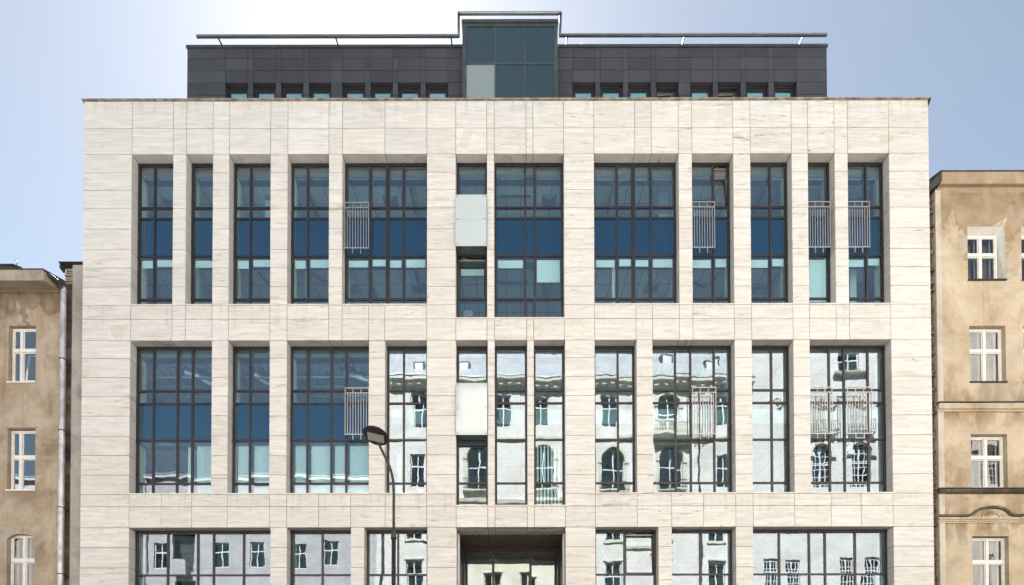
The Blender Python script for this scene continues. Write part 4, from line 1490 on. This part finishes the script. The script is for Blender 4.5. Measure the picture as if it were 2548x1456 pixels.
for h in arches:
    far_window(H2, h[0] - .0, h[1] + .0, h[2] + .02, h[3], .30, 0, .52)
    cx, hw_, sp_ = -(h[0] + h[1]) / 2, h[4], h[3] - h[4]
    ar = MB()
    n = 16
    for (ra, rb2, d_) in ((hw_ + .02, hw_ + .14, .10), (hw_ + .14, hw_ + .28, .06)):
        for t in range(n):
            a0, a1 = math.pi * t / n, math.pi * (t + 1) / n
            P = lambda r_, a, y_: (cx + r_ * math.cos(a), y_, sp_ + r_ * math.sin(a))
            ar.face(P(ra, a0, -d_), P(rb2, a0, -d_), P(rb2, a1, -d_), P(ra, a1, -d_))
            ar.face(P(rb2, a0, -d_), P(rb2, a0, .0), P(rb2, a1, .0), P(rb2, a1, -d_))
            ar.face(P(ra, a0, -d_), P(ra, a1, -d_), P(ra, a1, .0), P(ra, a0, .0))
    for s_ in (-1, 1):
        xx = cx + s_ * (hw_ + .16)
        ar.box(xx - .16, xx + .16, -.13, 0, sp_ - .26, sp_ - .02)
        ar.box(xx - .11, xx + .11, -.06, 0, h[2], sp_ - .26)
    tobj('arch_surround', ar, M['stucco_trim'], H2)
    if h[2] < 20:
        iron_balcony(H2, -cx, h[2] - .05, 2.3, .45, .8)
bal = MB().box(-13.9, -11.1, -.9, 0, 23.3, 23.5).box(-13.9, -11.1, -.9, -.75, 24.35, 24.5)
for i in range(15):
    x = -13.8 + i * .19
    bal.tube([(x, -.82, 23.5), (x, -.82, 23.75), (x, -.82, 24.05), (x, -.82, 24.36)], [.05, .085, .045, .06], 8)
tobj('stone_balcony', bal, M['stucco_trim'], H2)
cn = MB()
cn.prism([(0, 27.2), (-.1, 27.25), (-.12, 27.45), (-.62, 27.75), (-.70, 27.8), (-.70, 28.05), (.2, 28.1)], -19.0, 10.7)
cn.prism([(0, 23.35), (-.12, 23.4), (-.14, 23.6), (0, 23.65)], -19.0, 10.7)
cn.prism([(0, 18.35), (-.16, 18.4), (-.2, 18.65), (0, 18.7)], -19.0, 10.7)
x = -18.9
tobj('cornice', cn, M['stucco_trim'], H2)
dn = MB()
while x < 10.6:
    dn.box(x, x + .32, -.5, -.1, 27.48, 27.72)
    x += .72
tobj('dentils', dn, M['stucco_white'], H2)['kind'] = 'stuff'
rf = MB().prism([(-.75, 28.06), (-.75, 28.14), (1.6, 31.4), (9, 31.6), (9, 28.06)], -19.0, 10.7)
x = -18.7
while x < 10.5:
    rf.prism([(-.74, 28.14), (-.74, 28.19), (1.58, 31.45), (1.6, 31.4)], x, x + .05)
    x += .55
tobj('roof', rf, M['sheet'], H2)
for x, z in ((-7.2, 29.0), (12.6, 30.0), (15.9, 29.3), (-3.6, 29.2)):
    y = -.75 + (z - 28.14) * .72
    sk = MB().box(-x - .5, -x + .5, y - .15, y + .6, z - .5, z + .45)
    s_ = tobj('roof_window', sk, M['rooftin'], H2)
    g_ = MB().box(-x - .36, -x + .36, y - .17, y - .152, z - .36, z + .32)
    tobj('pane', g_, M['wood'], s_)
for x in (14.9, -10.2):
    tobj('downpipe', MB().tube([(-x, -.15, 0), (-x, -.15, 27.6)], .08, 8), M['iron'], H2)

# right: white house with a high gable wall
op, arches = [], []
for x in (24.5, 27.6, 32.0, 35.0, 38.0, 41.0):
    arches.append((x - .7, x + .7, 19.7, 23.0, .7))
for x in (20.5, 22.2, 26.4, 28.2, 31.5, 34.0, 37.5, 41):
    op.append((x - .55, x + .55, 11.2, 13.9))
    op.append((x - .55, x + .55, 6.4, 9.2))
    op.append((x - .55, x + .55, 2.0, 4.4))
    op.append((x - .55, x + .55, 15.9, 17.9))
op.append((25.9, 27.4, 28.7, 30.2))
op.append((31.9, 33.4, 28.7, 30.2))
H3 = house('town_house', 'white stucco house across the street with a high plain gable and arched windows', 19.0, 46, 32.5, M['stucco_white'], op + arches, .35)
for h in op:
    far_window(H3, h[0] + .02, h[1] - .02, h[2] + .02, h[3] - .02, .12, 0, .62, 2 if h[2] < 20 else 0)
for h in arches:
    far_window(H3, h[0], h[1], h[2] + .02, h[3], .28, 0, .55, 2)
    cx, hw_, sp_ = -(h[0] + h[1]) / 2, h[4], h[3] - h[4]
    ar = MB()
    n = 16
    for t in range(n):
        a0, a1 = math.pi * t / n, math.pi * (t + 1) / n
        P = lambda r_, a, y_: (cx + r_ * math.cos(a), y_, sp_ + r_ * math.sin(a))
        ra, rb2, d_ = hw_ + .04, hw_ + .3, .12
        ar.face(P(ra, a0, -d_), P(rb2, a0, -d_), P(rb2, a1, -d_), P(ra, a1, -d_))
        ar.face(P(rb2, a0, -d_), P(rb2, a0, .0), P(rb2, a1, .0), P(rb2, a1, -d_))
        ar.face(P(ra, a0, -d_), P(ra, a1, -d_), P(ra, a1, .0), P(ra, a0, .0))
    for s_ in (-1, 1):
        xx = cx + s_ * (hw_ + .2)
        ar.box(xx - .26, xx + .26, -.2, 0, sp_ - .3, sp_ - .02)
    tobj('arch_surround', ar, M['stucco_white'], H3)
tr_ = MB().prism([(0, 18.6), (-.2, 18.7), (-.24, 18.95), (0, 19.0)], -46, -19.0)
tr_.prism([(0, 28.3), (-.35, 28.4), (-.4, 28.55), (0, 28.6)], -33.9, -31.4).prism([(0, 28.3), (-.35, 28.4), (-.4, 28.55), (0, 28.6)], -27.9, -25.4)
tobj('string_course', tr_, M['stucco_trim'], H3)
rl = MB()
for xc in (21.2, 24.6, 27.7, 29.9):
    for i in range(16):
        a = random.uniform(0, 6.28)
        r_ = random.uniform(.05, .55)
        x, z = -xc + r_ * math.cos(a) * 1.5, 26.1 + r_ * math.sin(a) * .9
        rl.tube([(x - .15, -.02, z), (x, -.14, z + .05), (x + .17, -.02, z + random.uniform(-.1, .1))], [.03, .11, .03], 6)
tobj('stucco_ornament', rl, M['stucco_trim'], H3)
for xc in (24.5, 27.6):
    iron_balcony(H3, xc, 23.9, 2.0, .5, .9)
rf = MB().prism([(-.3, 32.5), (-.3, 32.6), (4, 34), (9, 32.5)], -46, -19.0)
tobj('roof', rf, M['rooftin'], H3)
